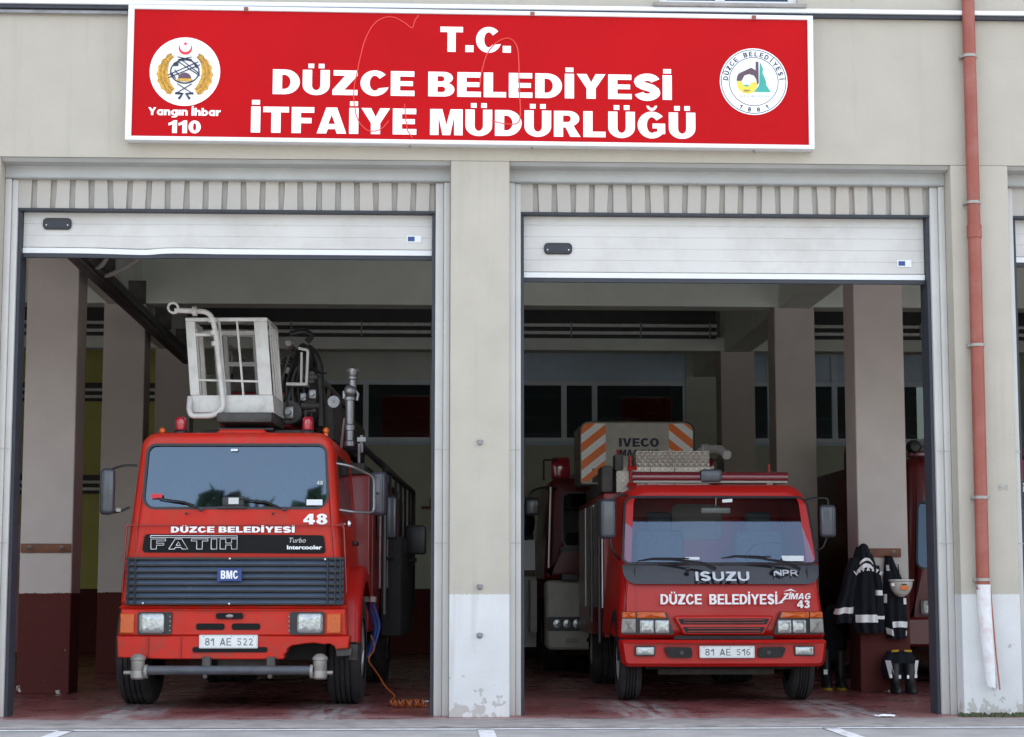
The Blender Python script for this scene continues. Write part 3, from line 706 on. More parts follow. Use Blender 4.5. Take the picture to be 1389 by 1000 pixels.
# ---------------------------------------------------------------- drainpipe
t = thing('drainpipe', 'terracotta red drainpipe clamped to the right-hand pillar', 'drainpipe', (4.575, -.075, 0))
MB().tube([(0, 0, 8), (0, 0, 4.02)], .054, 16).lathe([(.054, 4.10), (.062, 4.095), (.062, 3.99), (.054, 3.985)], (0, 0, 0), 'Z', 16, cap=False).tube([(0, 0, 4.02), (-.008, 0, 1.04)], .055, 16).done('pipe', 'pipe_red', t)
for z in (5.56, 4.29, 3.075, 1.80, 1.12):
    MB().lathe([(.057, z - .012), (.062, z - .012), (.062, z + .012), (.057, z + .012)], (-.004, 0, 0), 'Z', 16, cap=False).box(-.075, -.055, .0, .073, z - .012, z + .012).box(.05, .07, .0, .073, z - .012, z + .012).done('clamp', 'castal', t)
# broken whitewashed shoe, split open at its right edge
k = MB(); lo = []
for z, x, r, op in ((1.08, -.004, .059, .9), (.95, .0, .058, 1.0), (.7, .012, .056, 1.15), (.45, .028, .052, 1.3), (.24, .042, .044, 1.5)):
    lo.append([(x + r * math.sin(a), .0 - r * math.cos(a), z + .05 * (a if z < .3 else 0) * -.2) for a in [(-2.6 + (2.6 + 1.7 - op * .8) * i / 12) for i in range(13)]])
k.loft(lo, closed=False).done('broken_shoe', 'pipe_wht', t)
MB().loft([[(x + .046, -.036, z), (x + .062, -.026, z), (x + .062, -.0, z)] for z, x in ((1.06, -.01), (.8, .004), (.5, .022), (.22, .046))], closed=False).done('split_edge', 'pipe_red', t)

# ---------------------------------------------------------------- the sign board
SX, SZ = .335, 5.315
sg = thing('sign_board', 'long red fire brigade sign with white capitals and two round emblems above the bays', 'sign', (SX, -.12, SZ))
sg.rotation_euler = (0, .0042, 0)
hw, hh = 2.885, .578
MB().box(-hw + .04, hw - .04, .0, .115, -hh + .03, hh - .03).done('panel', 'signred', sg, smooth=0)
f = MB(); 
f.box(-hw, hw, -.018, .118, hh - .036, hh, bev=.004); f.box(-hw, hw, -.018, .118, -hh, -hh + .036, bev=.004)
f.box(-hw, -hw + .05, -.016, .117, -hh + .0365, hh - .0365); f.box(hw - .046, hw, -.016, .117, -hh + .0365, hh - .0365); f.done('frame', 'rail', sg)
k = MB()
for px in (-1.905, .50, 2.38): MB().box(px - .018, px + .018, -.024, -.0185, hh - .045, hh - .008).done('frame_clip', 'pipe_red', sg)
k = MB()
for px in (-.52, .50, 2.38): MB().tube([(px, .05, -hh - .025), (px, .05, -hh)], .008, 6).done('hanging_screw', 'steel', sg)
YS = -.004
write('lettering', 'T.C.', -.275, .320, .218, .216, YS, 'letter', sg, off=HEAVY)
write('lettering', 'DÜZCE BELEDİYESİ', -1.672, 1.68, -.168, .212, YS, 'letter', sg, off=HEAVY)
write('lettering', 'İTFAİYE MÜDÜRLÜĞÜ', -1.847, 1.878, -.498, .222, YS, 'letter', sg, off=HEAVY)
write('lettering', 'Yangın İhbar', -2.70, -2.10, -.362, .066, YS, 'letter', sg, off=('H', .26, .2, .08))
write('lettering', '110', -2.53, -2.262, -.512, .108, YS, 'letter', sg, off=HEAVY)
# stray orange loops on the vinyl
def loop(pts, nm='stray_line'):
    P = []
    n = len(pts)
    for i in range(n - 1):
        p0, p1, p2, p3 = [Vector(pts[max(0, min(n - 1, i + q))]) for q in (-1, 0, 1, 2)]
        for k in range(6):
            t_ = k / 6; P.append(.5 * ((2 * p1) + (p2 - p0) * t_ + (2 * p0 - 5 * p1 + 4 * p2 - p3) * t_ ** 2 + (3 * p1 - p0 - 3 * p2 + p3) * t_ ** 3))
    P.append(Vector(pts[-1]))
    def px(v): return ((v[0] - 638.5) / 160.6 + rnd.uniform(-.002, .002), -.0015, (108.5 + (v[0] - 638.5) * .0148 - v[1]) / 160.6)
    MB().tube([px(v) for v in P], .006, 5).done(nm, 'signline', sg)
loop([(565, 22), (560, 30), (556, 40), (545, 32), (530, 25), (515, 27), (502, 38), (492, 60), (485, 90), (479, 125), (481, 155), (488, 172), (500, 182), (515, 180), (526, 168)])
loop([(547, 145), (549, 165), (551, 180), (558, 192)])
loop([(648, 120), (650, 105), (656, 80), (668, 62), (684, 54), (695, 60), (700, 75), (701, 100), (702, 130), (703, 160), (698, 172), (680, 172), (664, 168)])
# emblems
def disc(cx, cz, r, y0, y1, m, nm, par, n=40):
    return MB().plate([(cx + r * math.cos(2 * math.pi * k / n), cz + r * math.sin(2 * math.pi * k / n)) for k in range(n)], y0, y1).done(nm, m, par)
def ringp(cx, cz, r0, r1, y, m, nm, par, n=44):
    k = MB(); k.loft([[(cx + r * math.cos(2 * math.pi * i / n), yy, cz + r * math.sin(2 * math.pi * i / n)) for i in range(n)] for r, yy in ((r0, y), (r1, y), (r1, y + .003), (r0, y + .003), (r0, y))]); return k.done(nm, m, par, smooth=0)
ex, ez = -2.404, .012
em = disc(ex, ez, .293, -.006, -.0005, 'letter', 'fire_emblem', sg)
for s in (-1, 1):
    k = MB(); lo = []
    for i in range(15):
        a = R(-58 + 112 * i / 14); rc = .185; wd = .024 + .024 * math.sin(math.pi * min(1, (i + 1.5) / 14))
        wob = .006 * (1 if i % 2 else -1)
        lo.append([(ex + s * math.cos(a) * (rc + d), -.0095, ez - .015 + math.sin(a) * (rc + d) * 1.02) for d in (-wd + wob * .3, 0, wd + wob)])
    k.loft(lo, closed=False); k.done('wreath', 'gold', em)
    k = MB()
    for i in range(22):
        a = R(-56 + 108 * i / 21); 
        for d in (-.024, .026): 
            p = (ex + s * math.cos(a) * (.185 + d), ez - .015 + math.sin(a) * (.185 + d) * 1.02)
            q = (ex + s * math.cos(a + .09) * (.185 + d * .2), ez - .015 + math.sin(a + .09) * (.185 + d * .2) * 1.02)
            k.tube([(p[0], -.0105, p[1]), (q[0], -.0105, q[1])], .0022, 4)
    k.done('wreath_vein', 'wood', em)
k = MB()
k.tube([(ex + .118 * math.cos(2 * math.pi * i / 30), -.0105, ez - .0 + .100 * math.sin(2 * math.pi * i / 30)) for i in range(31)], .0055, 5)
for a, b in (((-.135, -.03), (.11, .085)), ((-.135, -.055), (.125, .06)), ((-.03, .10), (.125, -.02)), ((-.06, .085), (.125, -.035)), ((-.12, -.005), (-.075, -.06)), ((-.085, .015), (-.04, -.045)), ((.06, .09), (.10, .03)),
             ((-.065, .125), (.06, .10)), ((.055, .125), (-.06, .10)), ((-.065, -.185), (.06, -.105)), ((.065, -.185), (-.06, -.105))):
    k.tube([(ex + a[0], -.0112, ez + a[1]), (ex + b[0], -.0112, ez + b[1])], .0042, 5)
k.tube([(ex - .075, -.0112, ez - .185), (ex - .015, -.0112, ez - .19), (ex - .045, -.0112, ez - .235)], .011, 5); k.tube([(ex + .075, -.0112, ez - .185), (ex + .015, -.0112, ez - .19), (ex + .045, -.0112, ez - .235)], .011, 5)
k.box(ex - .095, ex - .055, -.013, -.0108, ez + .045, ez + .075)
k.done('axes_and_net', 'letterdk', em)
k = MB().plate([(ex + .055 * math.cos(R(180 - 180 * i / 10)), ez - .06 + .05 * math.sin(R(180 - 180 * i / 10))) for i in range(11)][::-1], -.014, -.012).done('helmet_mark', 'maroon', em)
k = MB().plate(rrect(ex, ez - .072, .125, .022, .01), -.0155, -.0125).done('helmet_brim', 'gold', em)
k = MB(); outer = [(ex + .056 * math.cos(R(a)), ez + .200 + .056 * math.sin(R(a))) for a in range(160, 381, 10)]
inn = [(ex + .046 * math.cos(R(a)), ez + .214 + .046 * math.sin(R(a))) for a in range(380, 159, -10)]
k.plate(outer + inn, -.0095, -.007).done('crescent', 'crescent', em)
k = MB().plate([(ex + (.02 if i % 2 == 0 else .008) * math.sin(R(36 * i)), ez + .238 + (.02 if i % 2 == 0 else .008) * math.cos(R(36 * i))) for i in range(10)], -.0095, -.007).done('star', 'crescent', em)
mx_, mz_ = 2.375, .0
em = disc(mx_, mz_, .288, -.006, -.0005, 'letter', 'municipal_emblem', sg)
ringp(mx_, mz_, .272, .277, -.009, 'letterdk', 'outer_ring', em); ringp(mx_, mz_, .206, .211, -.009, 'letterdk', 'inner_ring', em)
write_arc('lettering', 'DÜZCE BELEDİYESİ', mx_, mz_, .219, -84, 84, .040, -.009, 'letterdk', em, off=MEDIUM)
write_arc('lettering', '1881', mx_, mz_, .262, 207, 153, .036, -.009, 'letterdk', em, off=MEDIUM, down=True)
def ez_(x, z): return (mx_ + (x - 488) / 720 * .576, mz_ - (z - 495) / 720 * .576)
k = MB().plate([ez_(*p) for p in [(510, 280), (540, 280), (540, 510), (525, 530), (515, 470), (490, 430), (440, 415), (390, 430), (360, 490), (305, 490), (312, 440), (330, 410), (462, 345), (510, 375)]], -.010, -.008).done('letter_mark', 'maroon', em)
k = MB().plate([ez_(*p) for p in [(305, 495), (360, 495), (372, 530), (400, 552), (440, 545), (465, 510), (490, 498), (515, 505), (525, 540), (505, 590), (470, 618), (430, 628), (380, 620), (335, 590), (312, 550)]], -.010, -.008).done('crescent_mark', 'emyel', em)
k = MB().plate([ez_(*p) for p in [(376, 532), (440, 530), (430, 548), (400, 552)]], -.0105, -.0102).done('water_mark', 'green', em)
k = MB().plate([ez_(*p) for p in [(555, 280), (590, 360), (582, 400), (605, 450), (625, 515), (615, 520), (668, 608), (490, 608), (540, 545), (548, 520)]], -.010, -.008).done('tree_mark', 'green', em)
write('lettering', 'DÜZCE BELEDİYESİ', ez_(330, 0)[0], ez_(662, 0)[0], ez_(0, 665)[1], .019, -.010, 'silver', em, off=LIGHT)
write('lettering', '1881', ez_(378, 0)[0], ez_(450, 0)[0], ez_(0, 606)[1], .016, -.0115, 'maroon', em, off=LIGHT)

# ---------------------------------------------------------------- truck helpers
def cab(par, outer, rad, hole, hr, yf, fil, depth, m, name='cab', seg=6, back=True):
    """rounded cab shell: windscreen opening in front, filleted edges, closed back"""
    O = rpoly(outer, rad, seg); H = rpoly(hole, hr, seg); lo = []
    lo.append([(x, .035 + yf(x, z), z) for x, z in H]); lo.append([(x, yf(x, z), z) for x, z in H])
    for k in range(6):
        a = R(90 * k / 5); q = inset(O, fil * (1 - math.sin(a))); lo.append([(x, yf(x, z) + fil * (1 - math.cos(a)), z) for x, z in q])
    lo.append([(x, depth, z) for x, z in O])
    return MB().loft(lo, cap1=back).done(name, m, par)
def screen(par, hole, hr, yf, m, seal=.016, seg=6):
    H = rpoly(hole, hr, seg)
    g = MB(); g.face([g.bm.verts.new((x, .022 + yf(x, z), z)) for x, z in H]); g_ = g.done('windscreen', m, par)
    a = inset(H, -.006); b = inset(H, seal)
    MB().loft([[(x, yf(x, z) + y, z) for x, z in L] for L, y in ((a, .004), (a, -.006), (b, -.006), (b, .02))]).done('seal', 'black', g_)
    return g_
def wheel(par, x0, x1, cy, r, out, rim='alu', dual=False):
    """tyre between x0 and x1, its outer face on side out (-1 left, +1 right)"""
    w = x1 - x0; prof = [(r * .56, .0), (r * .80, -.004 * 0), (r * .93, .006), (r * .985, .03)]
    n = 5; a, b = .035, w - .035
    for k in range(n):
        u0 = a + (b - a) * k / n; u1 = a + (b - a) * (k + 1) / n
        prof += [(r, u0 + .004), (r, u1 - .012)]
        if k < n - 1: prof += [(r - .018, u1 - .009), (r - .018, u1 + .001)]
    prof += [(r * .985, w - .03), (r * .93, w - .006), (r * .80, w), (r * .56, w)]
    t = MB().lathe(prof, (x0, cy, r), 'X', 36, cap=False)
    to = t.done('wheel', 'rubber', par, smooth=30)
    xo = x1 if out > 0 else x0; s = out
    MB().lathe([(r * .57, -s * .012), (r * .52, -s * .02), (r * .5, -s * .09), (r * .30, -s * .10), (r * .26, -s * .02), (.0, -s * .0)], (xo, cy, r), 'X', 28, cap=False).done('rim', rim, to)
    k = MB()
    for i in range(10):
        a_ = 2 * math.pi * i / 10; p = (xo - s * .10, cy + r * .38 * math.cos(a_), r + r * .38 * math.sin(a_))
        k.lathe([(.014, 0), (.014, s * .025), (.0, s * .03)], p, 'X', 6)
    k.done('wheel_nut', 'steel', to)
    return to
def fender(par, cy, r, R0, x0, x1, a0, a1, m, lip=.03):
    """arched mudguard swept about the axle, rounded at its outer edge"""
    prof = []
    s = 1 if x1 > x0 else -1
    for k in range(7):
        a = R(90 * k / 6); prof.append((x1 - s * (.07 - .07 * math.sin(a)), R0 - .07 + .07 * math.cos(a)))
    prof = [(x0, R0)] + prof + [(x1, R0 - .15)]
    lo = []
    for i in range(21):
        an = R(a0 + (a1 - a0) * i / 20)
        lo.append([(x, cy - math.cos(an) * rr, r + math.sin(an) * rr) for x, rr in prof])
    return MB().loft(lo, closed=False, cap0=False).done('fender', m, par)
def plate_no(par, s, cx, cz, w, h, y, gaps=None):
    p = MB().plate(rrect(cx, cz, w, h, .008), y, y + .006).done('number_plate', 'plate', par)
    q = inset(rrect(cx, cz, w, h, .008), .006); q2 = inset(rrect(cx, cz, w, h, .008), .008)
    MB().loft([[(x, y - .0008, z) for x, z in q], [(x, y - .0008, z) for x, z in q2]]).done('plate_border', 'platetx', p, smooth=0)
    write('lettering', s, cx - w * .40, cx + w * .42, cz - h * .30, h * .56, y - .0015, 'platetx', p, off=('H', .16, .13, .16, .75), thick=.001)
    k = MB()
    for dx, dz in ((-.42, .36), (.05, .40), (.43, .36)): k.lathe([(.005, 0), (.005, -.003)], (cx + dx * w, y, cz + dz * h), 'Y', 8)
    k.done('plate_screw', 'steel', p)
    return p
def lamp(par, cx, cz, w, h, r, y, m='lens', dome=.02, nm='headlight', yf=None):
    f = yf or (lambda x, z: 0)
    o = MB().dome(rrect(cx, cz, w, h, r), y, dome, yf=f)
    return o.done(nm, m, par, smooth=60)
def mirror_head(par, cx, cy, cz, w, h, d, tilt=0, nm='mirror'):
    b = MB().box(-w / 2, w / 2, -d / 2, d / 2, -h / 2, h / 2, bev=min(w, d, h) * .32, seg=4)
    bmesh.ops.rotate(b.bm, matrix=Matrix.Rotation(tilt, 3, 'Z'), verts=b.bm.verts); bmesh.ops.translate(b.bm, vec=(cx, cy, cz), verts=b.bm.verts)
    return b.done(nm, 'mirror', par, smooth=50)
def wiper(par, piv, mid, a, b):
    MB().tube([piv, mid], .009, 6).lathe([(.02, 0), (.02, -.02), (.0, -.026)], piv, 'Y', 10).tube([a, mid, b], [.006, .010, .006], 6).done('wiper', 'black', par)

# ---------------------------------------------------------------- left truck: cab-over ladder platform engine
T = thing('fire_truck', 'red boxy fire truck number 48 with white rescue cage on its roof', 'fire truck', (-1.742, 1.1, 0), 'fire trucks parked in the bays', R(-2.5))
yf = lambda x, z: max(0., z - 1.68) * .10 + .035 * (x / .9) ** 2
OUT = [(-.985, .885), (1.00, .885), (.862, 2.425), (-.822, 2.425)]
HOLE = [(-.800, 1.745), (.845, 1.745), (.812, 2.318), (-.770, 2.318)]
c = cab(T, OUT, [.05, .05, .15, .15], HOLE, [.11, .11, .085, .085], yf, .07, 1.9, 'red')
screen(T, HOLE, [.11, .11, .085, .085], yf, 'ws')
MB().plate([(-.20, 2.41), (.30, 2.41), (.24, 2.455), (-.14, 2.455)], .16, 1.5, edge=.015).done('roof_hatch', 'redworn', T)
MB().box(-.945, .965, -.003, .02, 1.598, 1.604).done('cab_crease', 'dred', T)
for x in (-.838, .872): MB().loft([[(x + d, yf(x, 1.5) - .0015, z) for d in (-.003, .003)] for z in (1.325, 1.5, 1.69)], closed=False).done('panel_seam', 'dred', T)
# inside the cab
MB().box(-.85, .88, .10, .42, 1.50, 1.76, bev=.04).done('dashboard', 'black', T)
for x in (-.48, .50):
    s_ = MB().box(x - .24, x + .24, .95, 1.12, 1.5, 2.15, bev=.06).box(x - .13, x + .13, .97, 1.07, 2.12, 2.30, bev=.04).done('seat', 'seat', T)
    MB().box(x - .24, x + .24, .55, 1.0, 1.38, 1.52, bev=.05).done('cushion', 'seat', s_)
k = MB(); k.tube([(.5 + .2 * math.cos(2 * math.pi * i / 24), .46 - .09 * math.sin(2 * math.pi * i / 24), 1.80 + .14 * math.sin(2 * math.pi * i / 24)) for i in range(25)], .013, 6); k.done('steering_wheel', 'black', T)
MB().box(-.09, .10, .012, .05, 1.76, 1.85, bev=.01).box(-.13, .12, .0, .05, 1.742, 1.765, bev=.006).done('dash_radio', 'black', T)
MB().box(-.035, .055, .008, .0115, 1.785, 1.84).done('radio_screen', 'silver', T)
g = MB().box(.65, .79, .018, .0195, 1.775, 1.825).done('inspection_sticker', 'paper', T)
MB().box(-.03, .03, .074, .0755, 2.255, 2.275).done('windscreen_label', 'paper', T)
MB().box(-.72, -.62, .022, .0235, 1.835, 1.875).done('route_sticker', 'crescent', T)
write('windscreen_number', '48', .735, .79, 1.955, .035, .05, 'silver', T, off=MEDIUM)
# wipers
wiper(T, (-.27, -.02, 1.735), (-.42, -.012, 1.80), (-.66, -.008, 1.835), (-.33, -.014, 1.775))
wiper(T, (.46, -.02, 1.735), (.30, -.012, 1.80), (.06, -.006, 1.83), (.40, -.014, 1.765))
for x in (-.40, .36): MB().lathe([(.012, 0), (.012, -.012), (.0, -.018)], (x, .0, 1.70), 'Y', 8).done('washer_jet', 'black', T)
# name band and lettering
yb = lambda x, z: .035 * (x / .9) ** 2
MB().plate(rpoly([(-.79, 1.362), (.825, 1.352), (.805, 1.512), (-.765, 1.522)], .03, 4), -.006, .03, yb).done('name_band', 'bandblk', T)
k = MB(); gx = 0; gl_ = []
for ch in 'FATIH':
    cs, w_ = glyph(ch, .27, .2) if ch != 'H' else ([[(0, 0), (.27, 0), (.27, .40), (.55, .40), (.55, 0), (.82, 0), (.82, 1), (.55, 1), (.55, .60), (.27, .60), (.27, 1), (0, 1)]], .82)
    gl_ += [[(p[0] + gx, p[1]) for p in c_] for c_ in cs]; gx += w_ + .16
for c_ in gl_:
    q = [(-.705 + p[0] * .755 / (gx - .16), -.010, 1.390 + p[1] * .088) for p in c_]
    k.tube(q + [q[0]], .0034, 4)
k.done('name_lettering', 'letter', T)
k = MB(); k.tube([(-.71, -.008, 1.508), (.05, -.008, 1.505), (.05, -.008, 1.488), (-.71, -.008, 1.491), (-.71, -.008, 1.508)], .0035, 5); k.done('name_overline', 'letter', T)
write('lettering', 'Turbo', .495, .645, 1.447, .042, -.008, 'silver', T, off=.0, shear=.25, yf=yb)
write('lettering', 'Intercooler', .485, .79, 1.388, .036, -.008, 'letter', T, off=.035, yf=yb)
write('lettering', 'DÜZCE BELEDİYESİ', -.535, .55, 1.535, .052, -.0035, 'letter', T, off=HEAVY, yf=yb)
write('fleet_number', '48', .625, .835, 1.607, .092, -.0035, 'letter', T, off=HEAVY, yf=yb)
# grille
gy = lambda x, z: -.055 + (.20 * max(0, abs(x - .03) - .80)) + .02 * (x / .9) ** 2
MB().plate([(-.915, .905), (.985, .905), (.98, 1.318), (-.905, 1.318)], .035, .06, gy).done('grille', 'black', T)
xs = [-.915, -.86, -.80, -.6, -.3, 0, .3, .6, .86, .92, .985]
nS = 7; z0, z1 = .912, 1.305; dz = (z1 - z0) / nS
for k_ in range(nS):
    zb = z0 + k_ * dz
    s_ = MB().loft([[(x, gy(x, zb) + y, z) for y, z in ((.0, zb + .004), (-.012, zb + .010), (.022, zb + dz - .012), (.034, zb + dz - .012))] for x in xs], closed=False)
    s_.done('grille_slat', 'slat', T)
    MB().loft([[(x, gy(x, zb) + y, z) for y, z in ((-.022, zb - .004), (-.022, zb + .008), (.02, zb + .008), (.02, zb - .004))] for x in xs], cap0=True, cap1=True).done('grille_bar', 'black', T)
MB().loft([[(x, gy(x, z1) + y, z) for y, z in ((-.024, z1 - .006), (-.024, z1 + .014), (.05, z1 + .014), (.05, z1 - .006))] for x in xs], cap0=True, cap1=True).done('grille_bar', 'black', T)
for x in (-.895, -.83, .85, .915, .96):
    MB().tube([(x, gy(x, 1) - .022, .905), (x, gy(x, 1) - .022, 1.315)], .009, 6).done('grille_upright', 'black', T)
b = MB().plate(rrect(.0, 1.166, .212, .108, .008), -.095, -.07).done('badge', 'bluepl', T)
write('lettering', 'BMC', -.075, .075, 1.132, .07, -.0975, 'letter', b, off=('H', .26, .18, .12))
for x, z in ((.0, 1.305), (.0, .915), (-.75, .92), (.83, 1.30)): MB().lathe([(.009, 0), (.009, -.012), (0, -.015)], (x, -.08, z), 'Y', 8).done('grille_screw', 'alu', T)
# bumper: upper panel with lamp recesses and slots, lower valance torn open at its right end
yb2 = lambda x, z: .10 * max(0, abs(x - .02) - .80) ** 1.0 + .03 * (x / .9) ** 2
def bumper_panel(pts, y0, y1, m, nm, edge=.012):
    # subdivide long edges so that the panel follows the curve
    q = []
    for i, p in enumerate(pts):
        n_ = pts[(i + 1) % len(pts)]; L = math.hypot(n_[0] - p[0], n_[1] - p[1]); kk = max(1, int(L / .12))
        for t in range(kk): q.append((p[0] + (n_[0] - p[0]) * t / kk, p[1] + (n_[1] - p[1]) * t / kk))
    return MB().plate(q, y0, y1, yb2, edge=edge).done(nm, m, T)
bu = bumper_panel([(-.975, .640), (1.02, .640), (1.005, .872), (-.955, .872)], -.06, .12, 'red', 'bumper')
bumper_panel([(-.985, .875), (1.015, .875), (1.0, .902), (-.96, .902)], -.03, .12, 'redworn', 'bumper_lip')
low = [(-.975, .452), (-.6, .440), (.0, .437), (.47, .437), (.485, .46), (.475, .475), (.50, .495), (.51, .53), (.545, .555), (.60, .562), (.66, .572), (.74, .577), (.82, .565), (.87, .57), (.91, .55), (.925, .52), (1.03, .53), (1.045, .637), (-.985, .637)]
bumper_panel(low, -.065, .10, 'redworn', 'lower_valance', edge=.008)
MB().plate([(.93, .46), (1.05, .47), (1.06, .528), (.92, .518)], -.02, .06, yb2).done('torn_bracket', 'grime', T)
for x in (-.70, -.415): MB().box(x - .002, x + .002, -.063, -.05, .45, .632).done('panel_seam', 'dred', T)
k = MB()
for cx, cz, w_, h_ in ((-.0, .810, .235, .052), (-.165, .718, .245, .055), (.145, .718, .245, .055), (.01, .520, .65, .046)):
    MB().plate(rrect(cx, cz, w_, h_, .02), -.0665 if cz < .63 else -.0625, -.05).done('bumper_slot', 'bandblk', bu)
MB().ball((.0, -.063, .808), .035, .012, .02).done('bumper_emblem', 'steel', bu)
for s, hx, ix in ((-1, -.675, -.894), (1, .700, .908)):
    hb = MB().plate(rrect(hx - s * .025, .747, .30, .195, .02), -.075, -.03, yb2).done('headlight_bezel', 'black', T)
    h_ = lamp(hb, hx, .747, .222, .172, .03, -.076, dome=.028, yf=yb2)
    rf = MB().lathe([(.05, -.102), (.052, -.106), (.03, -.108), (.0, -.108)], (hx + .01, yb2(hx, 0), .74), 'Y', 14, cap=False).done('bulb_shade', 'lens', h_)
    MB().plate(rrect(hx, .747, .245, .195, .04), -.0775, -.075, yb2).done('headlight_ring', 'black', hb)
    MB().plate(rrect(ix, .745, .125, .172, .012), -.088, -.06, yb2, edge=.008).done('indicator', 'amber', hb)
    for dz in (-.06, -.02, .02, .06): MB().lathe([(.007, 0), (.007, -.006)], (-.515 if s < 0 else .52, -.06, .745 + dz), 'Y', 6).done('rivet', 'steel', T)
plate_no(T, '81 AE 522', -.003, .590, .508, .115, -.074)
# towing eye, winch bar with two couplings
MB().tube([(-.70, -.12, .345), (.74, -.12, .345)], .040, 14).done('water_bar', 'barmetal', T)
for x in (-.775, .800):
    MB().lathe([(.048, .27), (.062, .285), (.062, .33), (.055, .345), (.058, .35), (.058, .43), (.066, .436), (.066, .456), (.05, .47), (.03, .485), (.0, .488)], (x, -.12, 0), 'Z', 18).tube([(x - .12, -.12, .325), (x + .11, -.12, .325)], .016, 8).lathe([(.06, .06), (.06, .085)], (x if x < 0 else x - .145, -.12, .335), 'X', 14).done('coupling', 'castal', T)
for x in (-.19, .37): MB().box(x - .035, x + .035, -.10, .0, .30, .46, bev=.006).tube([(x, -.15, .295), (x, -.09, .295)], .02, 8).done('bar_bracket', 'grime', T)
MB().box(-.12, .36, .1, .2, .34, .46).box(-.11, .35, .09, .1, .35, .352).box(-.11, .35, .09, .1, .40, .402).done('oil_cooler', 'grime', T)
MB().box(-.75, .80, .35, 7.5, .42, .85).done('chassis', 'dark', T)
MB().tube([(-.9, .95, .5), (.93, .95, .5)], .07, 10).ball((0, .95, .45), .22, .2, .2).done('axle', 'dark', T)
# wheels and mudguards
wheel(T, -1.10, -.80, .95, .50, -1); wheel(T, .79, 1.09, .95, .50, 1)
wheel(T, -1.02, -.45, 5.2, .50, -1); wheel(T, .47, 1.04, 5.2, .50, 1)
fender(T, .95, .5, .765, .86, 1.115, 6, 150, 'red2'); fender(T, .95, .5, .755, -.84, -1.02, 6, 150, 'red2')
MB().box(1.02, 1.10, .16, .30, .42, .56, bev=.01).done('mud_bracket', 'grime', T)
# side doors, glass, handles
for s in (-1, 1):
    X = .02 + s * .955
    d = MB().plate([(.2, .95), (1.72, .95), (1.72, 2.3), (.34, 2.3), (.2, 1.7)], 0, .012)
    for v in d.bm.verts: y, xx = v.co.x, v.co.y; v.co.x = X + s * (.012 - xx) - s * max(0, v.co.z - .95) * .088; v.co.y = y
    do = d.done('door', 'red', T)
    d = MB().plate(rpoly([(.32, 1.72), (1.55, 1.72), (1.55, 2.24), (.42, 2.24)], .05), 0, .006)
    for v in d.bm.verts: y, xx = v.co.x, v.co.y; v.co.x = X + s * (.020 - xx) - s * max(0, v.co.z - .95) * .088; v.co.y = y
    d.done('door_glass', 'gloss', do)
    MB().box(X + s * -.03, X + s * .02, 1.3, 1.5, 1.45, 1.49, bev=.008).done('door_handle', 'black', do)
    MB().tube(arc([(X - s * .06, .08, 1.0), (X + s * .03, .08, 1.0), (X + s * .0, .08, 1.6), (X - s * .06, .08, 1.6)], .03), .010, 6).done('grab_rail', 'dred', T)
MB().ball((1.0, .3, 1.62), .028, .028, .04).tube([(.93, .3, 1.62), (1.0, .3, 1.62)], .008, 6).done('side_lamp', 'chrome', T)
MB().box(.935, .95, .2, .28, 1.36, 1.45).done('side_marker', 'castal', T)
# mirrors
mo = mirror_head(T, -1.125, .12, 1.90, .13, .41, .13, .3)
MB().tube(arc([(-.86, .10, 2.13), (-.98, .07, 2.13), (-1.10, .10, 2.09)], .08), .010, 6).done('mirror_arm', 'black', mo)
MB().tube(arc([(-.92, .10, 1.76), (-1.0, .07, 1.72), (-1.10, .10, 1.71)], .05), .011, 6).done('mirror_arm', 'black', mo)
MB().box(-1.03, -.99, .06, .09, 1.72, 1.75).done('arm_clip', 'castal', mo)
mo = mirror_head(T, 1.25, .52, 1.90, .15, .40, .13, -.35)
MB().tube(arc([(.90, .14, 2.15), (1.02, .14, 2.13), (1.225, .26, 2.04), (1.225, .30, 1.72), (1.06, .14, 1.72), (.93, .14, 1.74)], .06), .012, 7).done('mirror_arm', 'steel', mo)
MB().tube([(1.225, .28, 1.9), (1.24, .5, 1.9)], .010, 6).done('mirror_arm', 'steel', mo)
# roof: beacons, markers, platform
for x in (-.52, .622):
    be = MB().lathe([(.062, 2.40), (.066, 2.405), (.066, 2.445), (.052, 2.46)], (x, .32, 0), 'Z', 18).done('beacon', 'black', T)
    MB().lathe([(.046, 2.458), (.052, 2.47), (.050, 2.54), (.046, 2.565), (.03, 2.58), (0, 2.582)], (x, .32, 0), 'Z', 18).done('beacon_dome', 'redlens', be)
for x in (-.66, .80): MB().lathe([(.02, 2.38), (.02, 2.42)], (x, .18, 0), 'Z', 10).ball((x, .18, 2.445), .028, .028, .03).done('marker_lamp', 'amber', T)
MB().box(-.42, .58, .75, 2.1, 2.43, 2.50, bev=.02).done('roof_platform', 'grime', T)
MB().box(-.20, .30, .40, .56, 2.465, 2.49, bev=.006).done('platform_edge', 'black', T)
